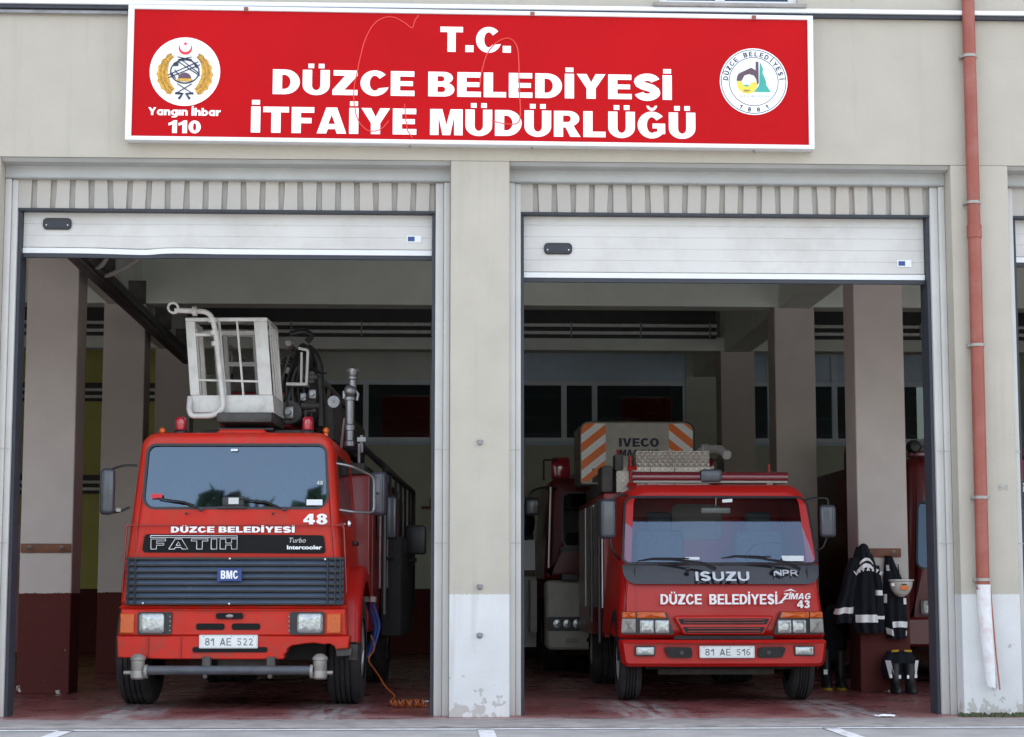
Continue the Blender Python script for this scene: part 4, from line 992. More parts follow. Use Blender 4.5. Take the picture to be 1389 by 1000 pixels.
# body
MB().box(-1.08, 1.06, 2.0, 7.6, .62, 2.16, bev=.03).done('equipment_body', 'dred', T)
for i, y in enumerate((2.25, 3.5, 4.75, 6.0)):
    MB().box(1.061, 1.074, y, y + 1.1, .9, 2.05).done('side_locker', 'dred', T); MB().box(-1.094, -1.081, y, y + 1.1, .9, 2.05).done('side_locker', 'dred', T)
k = MB().tube(arc([(1.20, 2.0, .8), (1.20, 2.0, 2.22), (1.20, 7.4, 2.26), (1.20, 7.4, .8)], .1), .028, 8)
for y in (2.9, 3.8, 4.7, 5.6, 6.5): k.tube([(1.20, y, .75), (1.20, y, 2.24)], .016, 6)
k.tube([(1.20, 2.0, 1.35), (1.20, 7.4, 1.35)], .018, 6); k.done('body_rail', 'black', T)
for y in (2.2, 3.2): MB().tube([(1.15, y, 1.05), (1.15, y, 2.0)], .014, 6).done('grab_pole', 'alu', T)
MB().box(1.08, 1.30, 3.3, 5.6, .55, 1.60, bev=.04).done('side_equipment', 'dark', T)
MB().box(1.08, 1.28, 2.6, 2.9, 1.55, 1.98, bev=.03).done('hose_box', 'mirror', T)
MB().box(1.28, 1.50, 4.3, 4.5, 1.42, 1.74, bev=.03).tube([(1.02, 4.4, 1.36), (1.4, 4.4, 1.36)], .02, 6).done('rear_lamp_box', 'black', T)
k = MB().tube(arc([(.93, 1.2, 2.42), (1.02, 1.7, 2.40), (1.12, 2.4, 2.30), (1.12, 7.2, 2.3)], .2), .03, 8).tube(arc([(.80, 1.9, 2.40), (1.0, 2.2, 2.40), (1.08, 3.0, 2.36), (1.08, 7.0, 2.36)], .2), .025, 8); k.done('roof_rail', 'black', T)
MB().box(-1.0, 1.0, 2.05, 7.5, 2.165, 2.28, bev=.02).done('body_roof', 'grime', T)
for s, q in ((1.02, .02), ): 
    MB().tube(arc([(1.12, 1.55, .92), (1.2, 1.5, .7), (1.13, 1.45, .45)], .08), .018, 6).tube(arc([(1.06, 1.6, .95), (1.16, 1.56, .66), (1.08, 1.5, .40)], .08), .02, 6).done('air_line', 'bluehose', T)
    MB().box(1.02, 1.16, 1.45, 1.6, .92, .97).ball((1.08, 1.5, .95), .05, .05, .03).done('air_coupling', 'castal', T)
# monitor nozzle on the right shoulder
k = MB().lathe([(.05, 2.36), (.05, 2.40), (.038, 2.41), (.038, 2.50), (.05, 2.505), (.05, 2.55), (.038, 2.56), (.042, 2.60), (.042, 2.78), (.058, 2.785), (.058, 2.81), (.046, 2.82)], (.95, .88, 0), 'Z', 16)
k.ball((.955, .86, 2.87), .062, .062, .062).lathe([(.035, 2.90), (.035, 2.97), (.046, 2.98), (.046, 3.0), (.036, 3.01), (.050, 3.045), (.050, 3.075), (.034, 3.078)], (.975, .86, 0), 'Z', 16).box(.885, .905, .86, .88, 2.80, 2.87).tube([(.99, .86, 2.9), (1.03, .84, 2.84), (1.02, .84, 2.78)], .012, 6)
for a in range(0, 360, 60): k.ball((.975 + .05 * math.cos(R(a)), .86 + .05 * math.sin(R(a)), 3.06), .012, .012, .016, 6, 4)
k.done('monitor_nozzle', 'steel', T)
MB().tube([(1.06, .9, 2.30), (1.06, .9, 2.46)], .018, 8).box(1.02, 1.10, .87, .93, 2.40, 2.44).tube([(1.04, .85, 2.2), (1.04, .85, 2.38)], .012, 6).done('valve', 'steel', T)
MB().lathe([(.055, 0), (.058, -.02), (.04, -.024), (.0, -.012)], (.77, 1.2, 2.80), 'Y', 18).done('search_light', 'steel', T)
MB().tube([(.77, 1.22, 2.80), (.77, 1.3, 2.55), (.8, 1.3, 2.30)], .012, 6).done('light_post', 'black', T)
MB().tube([(.86, 1.0, 2.35), (.90, .9, 2.62)], .014, 6).done('stay_rod', 'alu', T)

# rescue cage on the boom, resting over the cab roof
CG = thing('rescue_cage', 'white open rescue cage with bent water pipe over the left cab roof', 'rescue cage', (-1.742 - .055, 1.55, 2.63), rz=R(-3.5))
def lean(b):
    for v in b.bm.verts: v.co.x -= .085 * v.co.z
    return b
Wc, Hc, Dc = .375, .835, .70
lean(MB().box(-Wc, Wc, 0, .02, 0, .16, bev=.008).box(-Wc, Wc, .021, Dc, 0, .03).box(-Wc, -Wc + .02, .021, Dc, .031, .16).box(Wc - .02, Wc, .021, Dc, .031, .16)).done('floor_pan', 'white', CG)
k = MB()
k.box(-Wc, -Wc + .085, -.002, .05, .161, Hc, bev=.006); k.box(Wc - .125, Wc - .004, -.002, .03, .161, Hc, bev=.006)
k.box(-Wc, Wc, -.004, .055, Hc + .001, Hc + .035, bev=.006)
lean(k).done('front_frame', 'white', CG)
k = MB()
for x in (-.06, .105): k.tube([(x, .02, .15), (x - .012, .02, Hc)], .011 if x > 0 else .014, 6)
k.tube([(-Wc + .08, .015, .30), (Wc - .12, .015, .285)], .011, 6); k.box(-Wc + .08, -.05, .0, .03, .70, .725)
lean(k).done('front_bar', 'white', CG)
k = MB()
for x in (-Wc + .02, Wc - .02): k.box(x - .02, x + .02, Dc - .05, Dc, .161, Hc, bev=.004); k.box(x - .02, x + .02, .056, Dc, Hc + .001, Hc + .035, bev=.004)
for y in (.2, .36, .52): k.tube([(Wc - .01, y, .15), (Wc - .01, y, Hc)], .010, 6); k.tube([(-Wc + .01, y, .15), (-Wc + .01, y, Hc)], .010, 6)
k.box(-Wc, Wc, Dc - .05, Dc, Hc - .04, Hc)
lean(k).done('side_rails', 'white', CG)
k = MB()
k.box(-.15, -.11, Dc - .03, Dc, .17, .82).box(.13, .17, Dc - .03, Dc, .17, .82).box(-.11, .13, Dc - .03, Dc, .78, .82).box(-.11, .13, Dc - .03, Dc, .50, .54).box(-.11, .13, Dc - .03, Dc, .17, .23)
k.box(-.24, -.20, Dc - .03, Dc, .17, .85).box(.22, .26, Dc - .03, Dc, .17, .85)
lean(k).done('gate', 'offgrey', CG)
k = MB().tube(arc([(-.45, -.08, .93), (-.40, -.08, .925), (-.13, -.06, .915), (-.095, -.06, .74), (-.07, -.06, .03), (-.17, -.06, -.035), (-.37, -.06, -.035), (-.385, -.06, .02), (-.38, .0, .14)], .09), .025, 12)
for p in ((-.115, .835), (-.10, .62), (-.105, .72)): k.lathe([(.042, -.02), (.042, .02)], (p[0], -.06, p[1]), 'Z', 12)
k.lathe([(.045, -.02), (.045, .02)], (-.27, -.075, .918), 'X', 12).lathe([(.055, 0), (.055, -.05), (.036, -.05), (.036, -.01)], (-.46, -.06, .945), 'Y', 16)
lean(k).done('water_pipe', 'white', CG)
lean(MB().lathe([(.033, -.10), (.0, -.1)], (-.46, 0, .945), 'Y', 14)).done('pipe_mouth', 'dark', CG)
# boom behind the cage
BM = thing('ladder_boom', 'dark folded ladder boom lying along the left truck roof behind the cage', 'boom', (-1.69, 2.3, 2.5), rz=R(-2.5))
MB().box(-.32, .36, .05, 6.0, .06, .40, bev=.03).done('boom_section', 'dred', BM)
MB().box(-.20, .30, -.9, .045, .03, .12, bev=.02).done('boom_head', 'grime', BM)
MB().box(-.24, .28, .3, 6.2, .42, .70, bev=.03).done('boom_section', 'grime', BM)
k = MB()
for x in (-.28, .33):
    k.tube([(x, .0, .86), (x, 6, .86)], .03, 8); k.tube([(x, .0, .60), (x, 6, .60)], .03, 8)
    for i in range(8): k.tube([(x, .1 + i * .72, .6), (x, .46 + i * .72, .86), (x, .82 + i * .72, .6)], .014, 5)
k.done('ladder_truss', 'offgrey', BM)
k = MB().tube(arc([(.30, .05, .16), (.42, .1, .75), (.50, .3, .86), (.58, .4, .70), (.60, .4, .1)], .1), .05, 10).ball((.46, .12, .62), .10, .14, .26).ball((.50, .25, .35), .11, .14, .30).tube(arc([(.35, .0, .95), (.48, .0, .98), (.56, .05, .94), (.50, .05, .88)], .04), .028, 8)
k.done('cable_bundle', 'black', BM)
MB().tube(arc([(.33, -.12, .46), (.52, -.1, .46), (.53, -.1, .78), (.44, -.1, .80)], .02), .014, 6).tube([(.47, -.1, .46), (.47, -.1, .76)], .012, 6).box(.33, .53, -.12, .15, .445, .465).done('cage_bracket', 'white', BM)
MB().box(.30, .44, .0, .22, .14, .30, bev=.02).lathe([(.11, 0), (.11, .16), (.08, .17)], (.36, -.05, .20), 'Y', 18).done('slew_motor', 'grime', BM)
MB().box(.62, .74, .5, 4.2, -.02, .38, bev=.02).done('hydraulic_bank', 'grime', BM)

# ---------------------------------------------------------------- right truck: small rounded cab-over engine
T = thing('fire_truck', 'small red fire truck number 43 with dark red light bar in the right bay', 'fire truck', (2.704, 1.9, 0), 'fire trucks parked in the bays')
yf = lambda x, z: (max(0., z - 1.07) * .42 if z > 1.07 else (1.07 - z) * -.02) + .07 * (x / .95) ** 2
OUT = [(-.968, .585), (.968, .585), (.865, 2.035), (-.865, 2.035)]
HOLE = [(-.920, 1.275), (.920, 1.275), (.868, 1.915), (-.868, 1.915)]
c = cab(T, OUT, [.04, .04, .20, .20], HOLE, [.06, .06, .10, .10], yf, .09, 1.75, 'red2')
screen(T, HOLE, [.06, .06, .10, .10], yf, 'ws_isz')
# black panel under the windscreen
P = rpoly([(-.905, 1.088), (.905, 1.088), (.922, 1.268), (-.922, 1.268)], [.12, .12, .01, .01], 6)
bp_ = MB().plate(P, -.006, .02, yf).done('garnish_panel', 'gloss', T)
for x in (-.805, .805): MB().box(x - .003, x + .003, yf(x, 1.18) - .014, yf(x, 1.18), 1.10, 1.262).done('panel_seam', 'black', bp_)
write('lettering', 'ISUZU', -.250, .250, 1.118, .085, -.0075, 'silver', bp_, off=('H', .20, .19, .13), yf=yf)
write('lettering', 'NPR', .485, .715, 1.165, .055, -.0075, 'silver', bp_, off=('H', .12, .12, .13), yf=yf)
for x in (-.32, .48): MB().lathe([(.024, 0), (.026, -.012), (.012, -.022), (0, -.024)], (x, yf(x, 1.22), 1.225), 'Y', 12).done('washer_jet', 'black', bp_)
for pv, a, b in (((-.06, 1.222), (-.78, 1.300), (-.30, 1.325)), ((.735, 1.222), (-.0, 1.327), (.47, 1.340))):
    f3 = lambda p, d=.02: (p[0], yf(p[0], p[1]) - d, p[1])
    mid = ((a[0] + b[0]) / 2 + .04, (a[1] + b[1]) / 2 + .006)
    k = MB().tube([f3(pv, .03), f3((pv[0] * .45 + b[0] * .55, pv[1] * .4 + b[1] * .6), .035), f3(mid, .03)], [.02, .013, .010], 6).tube([f3(a, .014), f3(((a[0] + mid[0]) / 2, (a[1] + mid[1]) / 2 + .012), .018), f3(mid, .024), f3(b, .014)], [.006, .012, .015, .006], 6); k.done('wiper', 'black', T)
# cabin interior
MB().box(-.80, .80, .22, .55, 1.10, 1.30, bev=.05).done('dashboard', 'seat', T)
for x in (-.46, .52):
    s_ = MB().box(x - .24, x + .24, 1.05, 1.2, 1.0, 1.62, bev=.06).box(x - .13, x + .13, 1.07, 1.16, 1.60, 1.80, bev=.05).done('seat', 'seat', T)
    MB().box(x - .24, x + .24, .65, 1.06, .95, 1.08, bev=.05).done('cushion', 'seat', s_)
k = MB().tube([(.52 + .2 * math.cos(2 * math.pi * i / 24), .62 - .12 * math.sin(2 * math.pi * i / 24), 1.36 + .13 * math.sin(2 * math.pi * i / 24)) for i in range(25)], .012, 6).tube([(.52, .62, 1.36), (.52, .5, 1.2)], .03, 8); k.done('steering_wheel', 'black', T)
MB().plate(rrect(.0, 1.72, .50, .36, .06), 1.735, 1.745).done('rear_window', 'offgrey', T)
MB().box(-.14, .14, .40, .425, 1.752, 1.81, bev=.012).tube([(.0, .42, 1.80), (.0, .38, 1.90)], .006, 6).done('inside_mirror', 'castal', T)
MB().plate([(.055, 1.855), (.15, 1.862), (.15, 1.892), (.055, 1.885)], .012, .0135, yf).done('windscreen_label', 'paper', T)
MB().plate([(.585, 1.302), (.785, 1.302), (.79, 1.352), (.575, 1.352)], .012, .0135, yf).done('inspection_sticker', 'paper', T)
MB().plate([(-.34, 1.315), (-.20, 1.315), (-.20, 1.338), (-.33, 1.338)], .012, .0135, yf).done('windscreen_label', 'paper', T)
# front panel seams and lettering
for x in (-.80, .80): MB().loft([[(x + d, yf(x, z) - .0015, z) for d in (-.0025, .0025)] for z in (.82, .95, 1.08)], closed=False).done('panel_seam', 'dred', T)
write('lettering', 'DÜZCE', -.580, -.200, .902, .093, -.003, 'letter', T, off=('H', .24, .17, .08), yf=yf)
write('lettering', 'BELEDİYESİ', -.130, .505, .902, .093, -.003, 'letter', T, off=('H', .24, .17, .08), yf=yf)
zi = write('lettering', 'ZİMAG', .555, .815, .948, .055, -.003, 'letter', T, off=('H', .24, .17, .08), shear=.25, yf=yf)
k = MB(); 
for pts in ([(.515, .915), (.545, .918), (.585, .955), (.56, .955)], [(.565, 1.020), (.635, 1.045), (.69, 1.018), (.635, 1.030)], [(.50, .905), (.56, .915), (.54, .930)]): k.plate(pts, -.003, -.0005, yf)
k.done('arrow_mark', 'letter', T)
write('fleet_number', '43', .692, .812, .868, .070, -.003, 'letter', T, off=('H', .26, .19, .08), yf=yf)
# grille
y0_ = lambda x, z: yf(x, .8)
MB().plate(rpoly([(-.37, .625), (.37, .625), (.475, .80), (-.475, .80)], .02), -.022, .02, y0_, edge=.012).done('grille', 'red2', T)
for zc, hw_ in ((.745, .425), (.668, .385)):
    MB().plate(rpoly([(-hw_ + .03, zc - .027), (hw_ - .03, zc - .027), (hw_, zc + .027), (-hw_, zc + .027)], .008), -.0245, -.0215, y0_).done('grille_slot', 'dark', T)
    k = MB()
    for i in range(2): k.loft([[(x, y0_(x, 0) + y - .03, z) for y, z in ((0, zc - .016 + i * .026), (.0, zc - .008 + i * .026), (.006, zc - .008 + i * .026), (.006, zc - .016 + i * .026))] for x in [-hw_ + .05 + (2 * hw_ - .1) * j / 8 for j in range(9)]], cap0=True, cap1=True)
    k.done('grille_bar', 'dred', T)
MB().plate([(-.46, .583), (.46, .583), (.46, .615), (-.46, .615)], -.012, .02, y0_).done('lower_gap', 'dark', T)
# headlight clusters
for s in (-1, 1):
    def mp(p): return (s * p[0], p[1])
    yl = lambda x, z: yf(x, .8) + .06 * max(0, abs(x) - .80)
    A = [mp(p) for p in ((.455, .625), (.945, .625), (.935, .835), (.53, .835))]
    if s < 0: A = A[::-1]
    hb = MB().plate(rpoly(A, [.02] * 4), -.012, .03, yl).done('lamp_cluster', 'black', T)
    A = [mp(p) for p in ((.525, .775), (.80, .775), (.80, .832), (.545, .832))]
    if s < 0: A = A[::-1]
    MB().dome(rpoly(A, .012), -.0125, .014, yf=yl).done('indicator', 'amber', hb)
    A = [mp(p) for p in ((.81, .775), (.935, .775), (.93, .832), (.81, .832))]
    if s < 0: A = A[::-1]
    MB().dome(rpoly(A, .012), -.0125, .012, yf=yl).done('indicator', 'amber', hb)
    A = [mp(p) for p in ((.81, .64), (.942, .64), (.935, .770), (.81, .770))]
    if s < 0: A = A[::-1]
    MB().dome(rpoly(A, .012), -.0125, .012, yf=yl).done('side_lens', 'castal', hb)
    for cx in (.568, .708):
        h_ = MB().dome(rrect(s * cx, .698, .128, .122, .012), -.0125, .016, yf=yl).done('headlight', 'lens', hb, smooth=60)
        MB().lathe([(.032, -.030), (.034, -.034), (.0, -.036)], (s * cx, yl(cx, 0), .698), 'Y', 14, cap=False).done('bulb_shade', 'lens', h_)
# bumper with fog lamps and intakes
def bum(pts, y0, y1, m, nm, r, edge=.03):
    f = lambda x, z: .05 * (x / .95) ** 2 + .45 * max(0, abs(x) - .86) ** 1.0
    q = rpoly(pts, r, 6); w_ = []
    for i, p in enumerate(q):
        n_ = q[(i + 1) % len(q)]; L = math.hypot(n_[0] - p[0], n_[1] - p[1]); kk = max(1, int(L / .1))
        for t in range(kk): w_.append((p[0] + (n_[0] - p[0]) * t / kk, p[1] + (n_[1] - p[1]) * t / kk))
    return MB().plate(w_, y0, y1, f, edge=edge).done(nm, m, T)
bu = bum([(-.93, .335), (.93, .335), (.965, .578), (-.965, .578)], -.09, .16, 'red2', 'bumper', [.06, .06, .03, .03])
fb = lambda x: .05 * (x / .95) ** 2 + .45 * max(0, abs(x) - .86)
for s in (-1, 1):
    MB().plate(rrect(s * .735, .478, .185, .092, .015), -.093 + fb(.735), -.08 + fb(.735)).done('fog_recess', 'dark', bu)
    lamp(bu, s * .735, .478, .165, .075, .012, -.0935 + fb(.735), dome=.012, nm='fog_lamp')
    A = [(s * .30, .415), (s * .52, .418), (s * .575, .515), (s * .31, .512)]
    if s < 0: A = A[::-1]
    MB().plate(rpoly(A, .025), -.0925 + fb(.44), -.07 + fb(.44)).done('intake', 'dark', bu)
    MB().lathe([(.022, 0), (.02, -.006), (0, -.008)], (s * .40, -.0925 + fb(.4), .46), 'Y', 10).done('towing_eye', 'grime', bu)
plate_no(T, '81 AE 516', .014, .470, .506, .108, -.102)
MB().box(-.7, .7, .25, 5.0, .30, .58).done('chassis', 'dark', T)
MB().tube([(-.74, .60, .38), (.72, .60, .38)], .06, 10).box(-.55, .55, .50, .7, .24, .36).done('axle', 'grime', T)
wheel(T, -.930, -.725, .60, .385, -1, 'offgrey'); wheel(T, .690, .895, .60, .385, 1, 'offgrey')
wheel(T, -.90, -.48, 4.0, .385, -1, 'offgrey'); wheel(T, .48, .90, 4.0, .385, 1, 'offgrey')
for s in (-1, 1):
    fender(T, .60, .385, .50, s * .70, s * .965, 0, 165, 'black')
    X = s * .93
    d = MB().plate([(.25, .72), (1.55, .72), (1.55, 1.9), (.50, 1.9), (.28, 1.25)], 0, .012)
    for v in d.bm.verts: y, xx = v.co.x, v.co.y; v.co.x = X + s * (.014 - xx) - s * max(0, v.co.z - .6) * .079; v.co.y = y
    do = d.done('door', 'red2', T)
    d = MB().plate(rpoly([(.40, 1.27), (1.45, 1.27), (1.45, 1.85), (.58, 1.85)], .05), 0, .006)
    for v in d.bm.verts: y, xx = v.co.x, v.co.y; v.co.x = X + s * (.022 - xx) - s * max(0, v.co.z - .6) * .079; v.co.y = y
    d.done('door_glass', 'gloss', do)
    MB().box(X - .01 + s * -.02, X + .01 + s * .0, 1.25, 1.42, 1.10, 1.14, bev=.006).done('door_handle', 'black', do)
mo = mirror_head(T, -1.045, .30, 1.70, .155, .375, .12, .25)
MB().tube(arc([(-.84, .40, 1.92), (-.93, .3, 1.93), (-1.03, .28, 1.86)], .05), .011, 6).done('mirror_arm', 'black', mo)
MB().tube(arc([(-.92, .36, 1.32), (-1.0, .3, 1.40), (-1.03, .29, 1.55)], .05), .011, 6).done('mirror_arm', 'black', mo)
mo = mirror_head(T, 1.055, .34, 1.68, .15, .31, .11, -.25)
MB().tube(arc([(.83, .40, 1.88), (.92, .34, 1.90), (1.06, .32, 1.90), (1.06, .33, 1.80)], .04), .009, 6).done('mirror_arm', 'black', mo)
MB().tube(arc([(.90, .36, 1.40), (1.0, .33, 1.42), (1.05, .33, 1.55)], .05), .009, 6).done('mirror_arm', 'black', mo)
# light bar
lb = MB().loft([[(x, .62 + .062 * math.sin(a), 2.112 + .052 * math.cos(a)) for a in [2 * math.pi * i / 16 for i in range(16)]] for x in (-.775, -.77, .72, .725)], cap0=True, cap1=True).done('light_bar', 'wine', T)
MB().box(-.77, .72, .56, .68, 2.052, 2.075, bev=.006).done('light_bar_base', 'castal', lb)
MB().box(-.125, .085, .52, .72, 2.06, 2.185, bev=.03).done('siren_speaker', 'mirror', lb)
for x in (-.6, .55): MB().box(x - .03, x + .03, .58, .66, 2.02, 2.055).done('bar_foot', 'castal', lb)
# body and equipment behind the cab
MB().box(-.94, .94, 1.85, 5.15, .55, 2.02, bev=.02).done('equipment_body', 'dred', T)
for s in (-1, 1):
    for y in (1.95, 3.0, 4.05):
        MB().box(s * .941 - (.012 if s < 0 else 0), s * .941 + (.012 if s > 0 else 0), y, y + .95, .85, 1.95).done('side_locker', 'alu', T)
MB().box(-.80, .16, 1.9, 2.8, 2.03, 2.29).box(-.60, .16, 1.88, 2.7, 2.291, 2.455, bev=.01).done('tread_plate_box', 'diamond', T)
for x in (-.67, -.45, -.2): MB().box(x - .003, x + .003, 1.893, 1.899, 2.06, 2.28).done('box_seam', 'dark', T)
MB().tube([(-.665, 1.8, 2.0), (-.665, 1.8, 2.39)], .013, 6).tube([(-.60, 1.8, 2.27), (-.70, 1.8, 2.27)], .02, 6).tube([(-.60, 1.8, 2.10), (-.70, 1.8, 2.10)], .02, 6).done('red_stanchion', 'red2', T)
MB().box(-.96, -.84, 1.86, 2.3, 2.02, 2.30, bev=.03).box(-.82, -.73, 1.86, 2.1, 2.25, 2.42, bev=.02).done('winch_cover', 'grime', T)
MB().box(-.9, -.2, 2.85, 4.6, 2.03, 2.18, bev=.02).done('hose_tray', 'grime', T)
MB().tube([(.62, 1.0, 2.0), (.62, 1.0, 2.26)], .01, 6).done('whip_aerial', 'red2', T)
MB().tube(arc([(.06, 2.4, 2.2), (.12, 2.4, 2.48), (.30, 2.2, 2.50), (.36, 2.0, 2.42)], .08), [.05] * 14, 12).lathe([(.06, -.04), (.07, -.04), (.07, .04), (.06, .04)], (.18, 2.35, 2.49), 'X', 12).ball((.1, 2.4, 2.36), .07, .07, .07).done('monitor_nozzle', 'offgrey', T)
MB().tube([(-.98, 1.9, .5), (-.98, 1.9, 1.95)], .02, 6).tube([(-1.0, 2.6, .7), (-1.0, 2.6, 1.9)], .02, 6).done('body_rail', 'black', T)

# ---------------------------------------------------------------- ladder engine behind it
T = thing('fire_truck', 'dark red engine with cream bumper parked behind the small truck number 43', 'fire truck', (2.56, 8.0, 0), 'fire trucks parked in the bays')
yf = lambda x, z: max(0., z - 1.5) * .12 + .10 * (x / 1.2) ** 2
OUT = [(-1.16, 1.15), (1.16, 1.15), (1.08, 2.42), (-1.08, 2.42)]
HOLE = [(-.93, 1.56), (.93, 1.56), (.92, 2.24), (-.92, 2.24)]
cab(T, OUT, [.03, .03, .12, .12], HOLE, .09, yf, .09, 2.3, 'mred_shaded')
screen(T, HOLE, .09, yf, 'ws')
MB().plate(rpoly([(-1.13, .30), (1.13, .30), (1.14, 1.145), (-1.14, 1.145)], .06), -.12, .3, lambda x, z: .10 * (x / 1.2) ** 2, edge=.03).done('bumper', 'cream', T)
MB().plate(rpoly([(-.70, 1.02), (.70, 1.02), (.75, 1.14), (-.75, 1.14)], .04), -.128, -.10).done('grille', 'dark', T)
for s in (-1, 1):
    h_ = MB().plate(rrect(s * .88, .615, .50, .17, .03), -.135 + .06, -.0) .done('lamp_cluster', 'black', T)
    for i, dx in enumerate((-.12, .0, .12)): MB().lathe([(.055, -.09), (.05, -.105), (.0, -.112)], (s * (.88) + dx, .0, .615), 'Y', 14).done('headlight', 'lens', h_)
    MB().ball((s * .62, -.09, .66), .03, .02, .03).ball((s * .60, -.09, .42), .045, .02, .03).done('tow_point', 'dark', T)
    MB().plate(rrect(s * .82, .41, .16, .06, .02), -.10, -.05).done('fog_lamp', 'offgrey', T)
    MB().tube(arc([(s * 1.0, .1, 2.28), (s * 1.15, .05, 2.30), (s * 1.32, .1, 2.25), (s * 1.32, .1, 2.1)], .08), .018, 6).done('mirror_arm', 'black', T)
    mirror_head(T, s * 1.30, .1, 2.06, .18, .22, .1)
    MB().tube([(s * 1.10, -.0, 1.3), (s * 1.07, .03, 2.3)], .016, 6).done('grab_rail', 'alu' if s < 0 else 'black', T)
    wheel(T, s * 1.12 - (.0 if s < 0 else .30), s * 1.12 + (.30 if s < 0 else 0), 1.3, .46, s, 'offgrey')
    wheel(T, s * 1.12 - (.0 if s < 0 else .40), s * 1.12 + (.40 if s < 0 else 0), 5.5, .46, s, 'offgrey')
    be = MB().box(s * .92 - .12, s * .92 + .12, .4, .62, 2.42, 2.70, bev=.04).done('beacon', 'redlens', T)
    MB().tube(arc([(s * 1.14, .35, 2.4), (s * 1.14, .35, 2.66), (s * .95, .35, 2.66)], .02), .013, 6).done('beacon_guard', 'black', T)
write('lettering', 'DÜZCE BELEDİYESİ', -.60, .60, 1.24, .09, .006, 'letter', T, off=HEAVY, yf=lambda x, z: .10 * (x / 1.2) ** 2)
MB().box(-1.0, 1.0, .5, 7.4, .42, .95).done('chassis', 'dark', T)
MB().box(-1.12, 1.12, 2.5, 7.5, .9, 1.7, bev=.02).done('equipment_body', 'mred_shaded', T)
MB().box(-.4, .4, .6, 7.0, 2.46, 2.80, bev=.03).done('ladder_boom', 'offgrey', T)
for s in (-.85, .85): MB().box(s - .1, s + .1, -.2, .1, 1.15, 1.22).done('wiper_cover', 'black', T)
MB().box(-.95, .95, .05, .09, 1.5, 1.56).done('windscreen_sill', 'black', T)
MB().box(-1.42, -1.22, .9, 1.0, 1.28, 1.66).done('side_notice', 'paper', T)
MB().box(-1.36, -1.20, 1.0, 1.4, .3, 1.2).box(-1.30, -1.22, .5, .95, .5, 1.15).done('side_step', 'offgrey', T)
MB().tube(arc([(-1.24, .9, 1.7), (-1.5, .9, 1.7), (-1.5, .9, .9)], .1), .03, 6).ball((-1.36, 1.2, 1.9), .16, .2, .25).ball((-1.42, 1.2, 1.45), .12, .2, .22).done('hose_bundle', 'black', T)

# its folded cage panel, over the small truck's tail
CP = thing('cage_panel', 'cream cage front with orange and white hazard stripes above the small truck', 'rescue cage', (2.50, 7.35, 2.30))
OUTP = rpoly([(-.70, .08), (-.46, -.0), (.70, .24), (.70, .755), (-.70, .755)], [.05, .05, .05, .10, .10], 5)
OUTP = rpoly([(-.695, .0), (.30, .0), (.69, .26), (.69, .755), (-.695, .755)], [.04, .05, .06, .11, .11], 5)
MB().plate(OUTP, 0, .05, edge=.012).done('panel', 'cream', CP)
pe = MB(); q = inset(OUTP, -.012); pe.loft([[(x, y, z) for x, z in L] for L, y in ((OUTP, -.004), (q, -.004), (q, .06), (OUTP, .06))]); pe.done('edge_trim', 'grime', CP)
def clip(poly, f):
    out = []
    for i, p in enumerate(poly):
        n_ = poly[(i + 1) % len(poly)]; a, b = f(p), f(n_)
        if a >= 0: out.append(p)
        if (a >= 0) != (b >= 0):
            t = a / (a - b); out.append((p[0] + (n_[0] - p[0]) * t, p[1] + (n_[1] - p[1]) * t))
    return out
Wd = rpoly([(-.68, .03), (-.60, .03), (-.385, .20), (-.385, .738), (-.68, .738)], [.03, .03, .01, .005, .095], 5)
Wr = rpoly([(.385, .19), (.60, .19), (.675, .28), (.675, .738), (.385, .738)], [.01, .03, .04, .095, .005], 5)
for A, s in ((Wd, 1), (Wr, -1)):
    MB().plate(A, -.004, .0005).done('stripe_panel', 'tape', CP)
    k = MB()
    for j in range(-6, 9):
        c0 = j * .2175 + (.055 if s > 0 else .10)
        f0 = lambda p: (p[1] - s * .80 * p[0]) - c0; f1 = lambda p: c0 + .112 - (p[1] - s * .80 * p[0])
        q = clip(clip(A, f0), f1)
        q2 = []
        for p in q:
            if not q2 or math.hypot(p[0] - q2[-1][0], p[1] - q2[-1][1]) > 1e-4: q2.append(p)
        if len(q2) >= 3 and math.hypot(q2[0][0] - q2[-1][0], q2[0][1] - q2[-1][1]) < 1e-4: q2.pop()
        if len(q2) >= 3: k.face([k.bm.verts.new((x, -.0055, z)) for x, z in q2])
    k.done('hazard_stripes', 'orange', CP, smooth=0)
write('lettering', 'IVECO', -.222, .265, .455, .105, -.004, 'letterdk', CP, off=HEAVY)
write('lettering', 'MAGIRUS', -.215, .265, .345, .075, -.004, 'letterdk', CP, off=HEAVY)
MB().box(-.255, -.205, -.004, -.001, .36, .42).done('red_mark', 'crescent', CP)
k = MB(); k.grid(lambda u, v: (-.55 + .34 * u, -.0045, .02 + .17 * v), 1, 1).done('perforated_step', 'grime', CP)
MB().box(-.70, .68, .06, .9, .0, .05).box(-.70, -.66, .06, .9, .051, .70).box(.64, .68, .06, .9, .051, .70).done('cage_side', 'offgrey', CP)

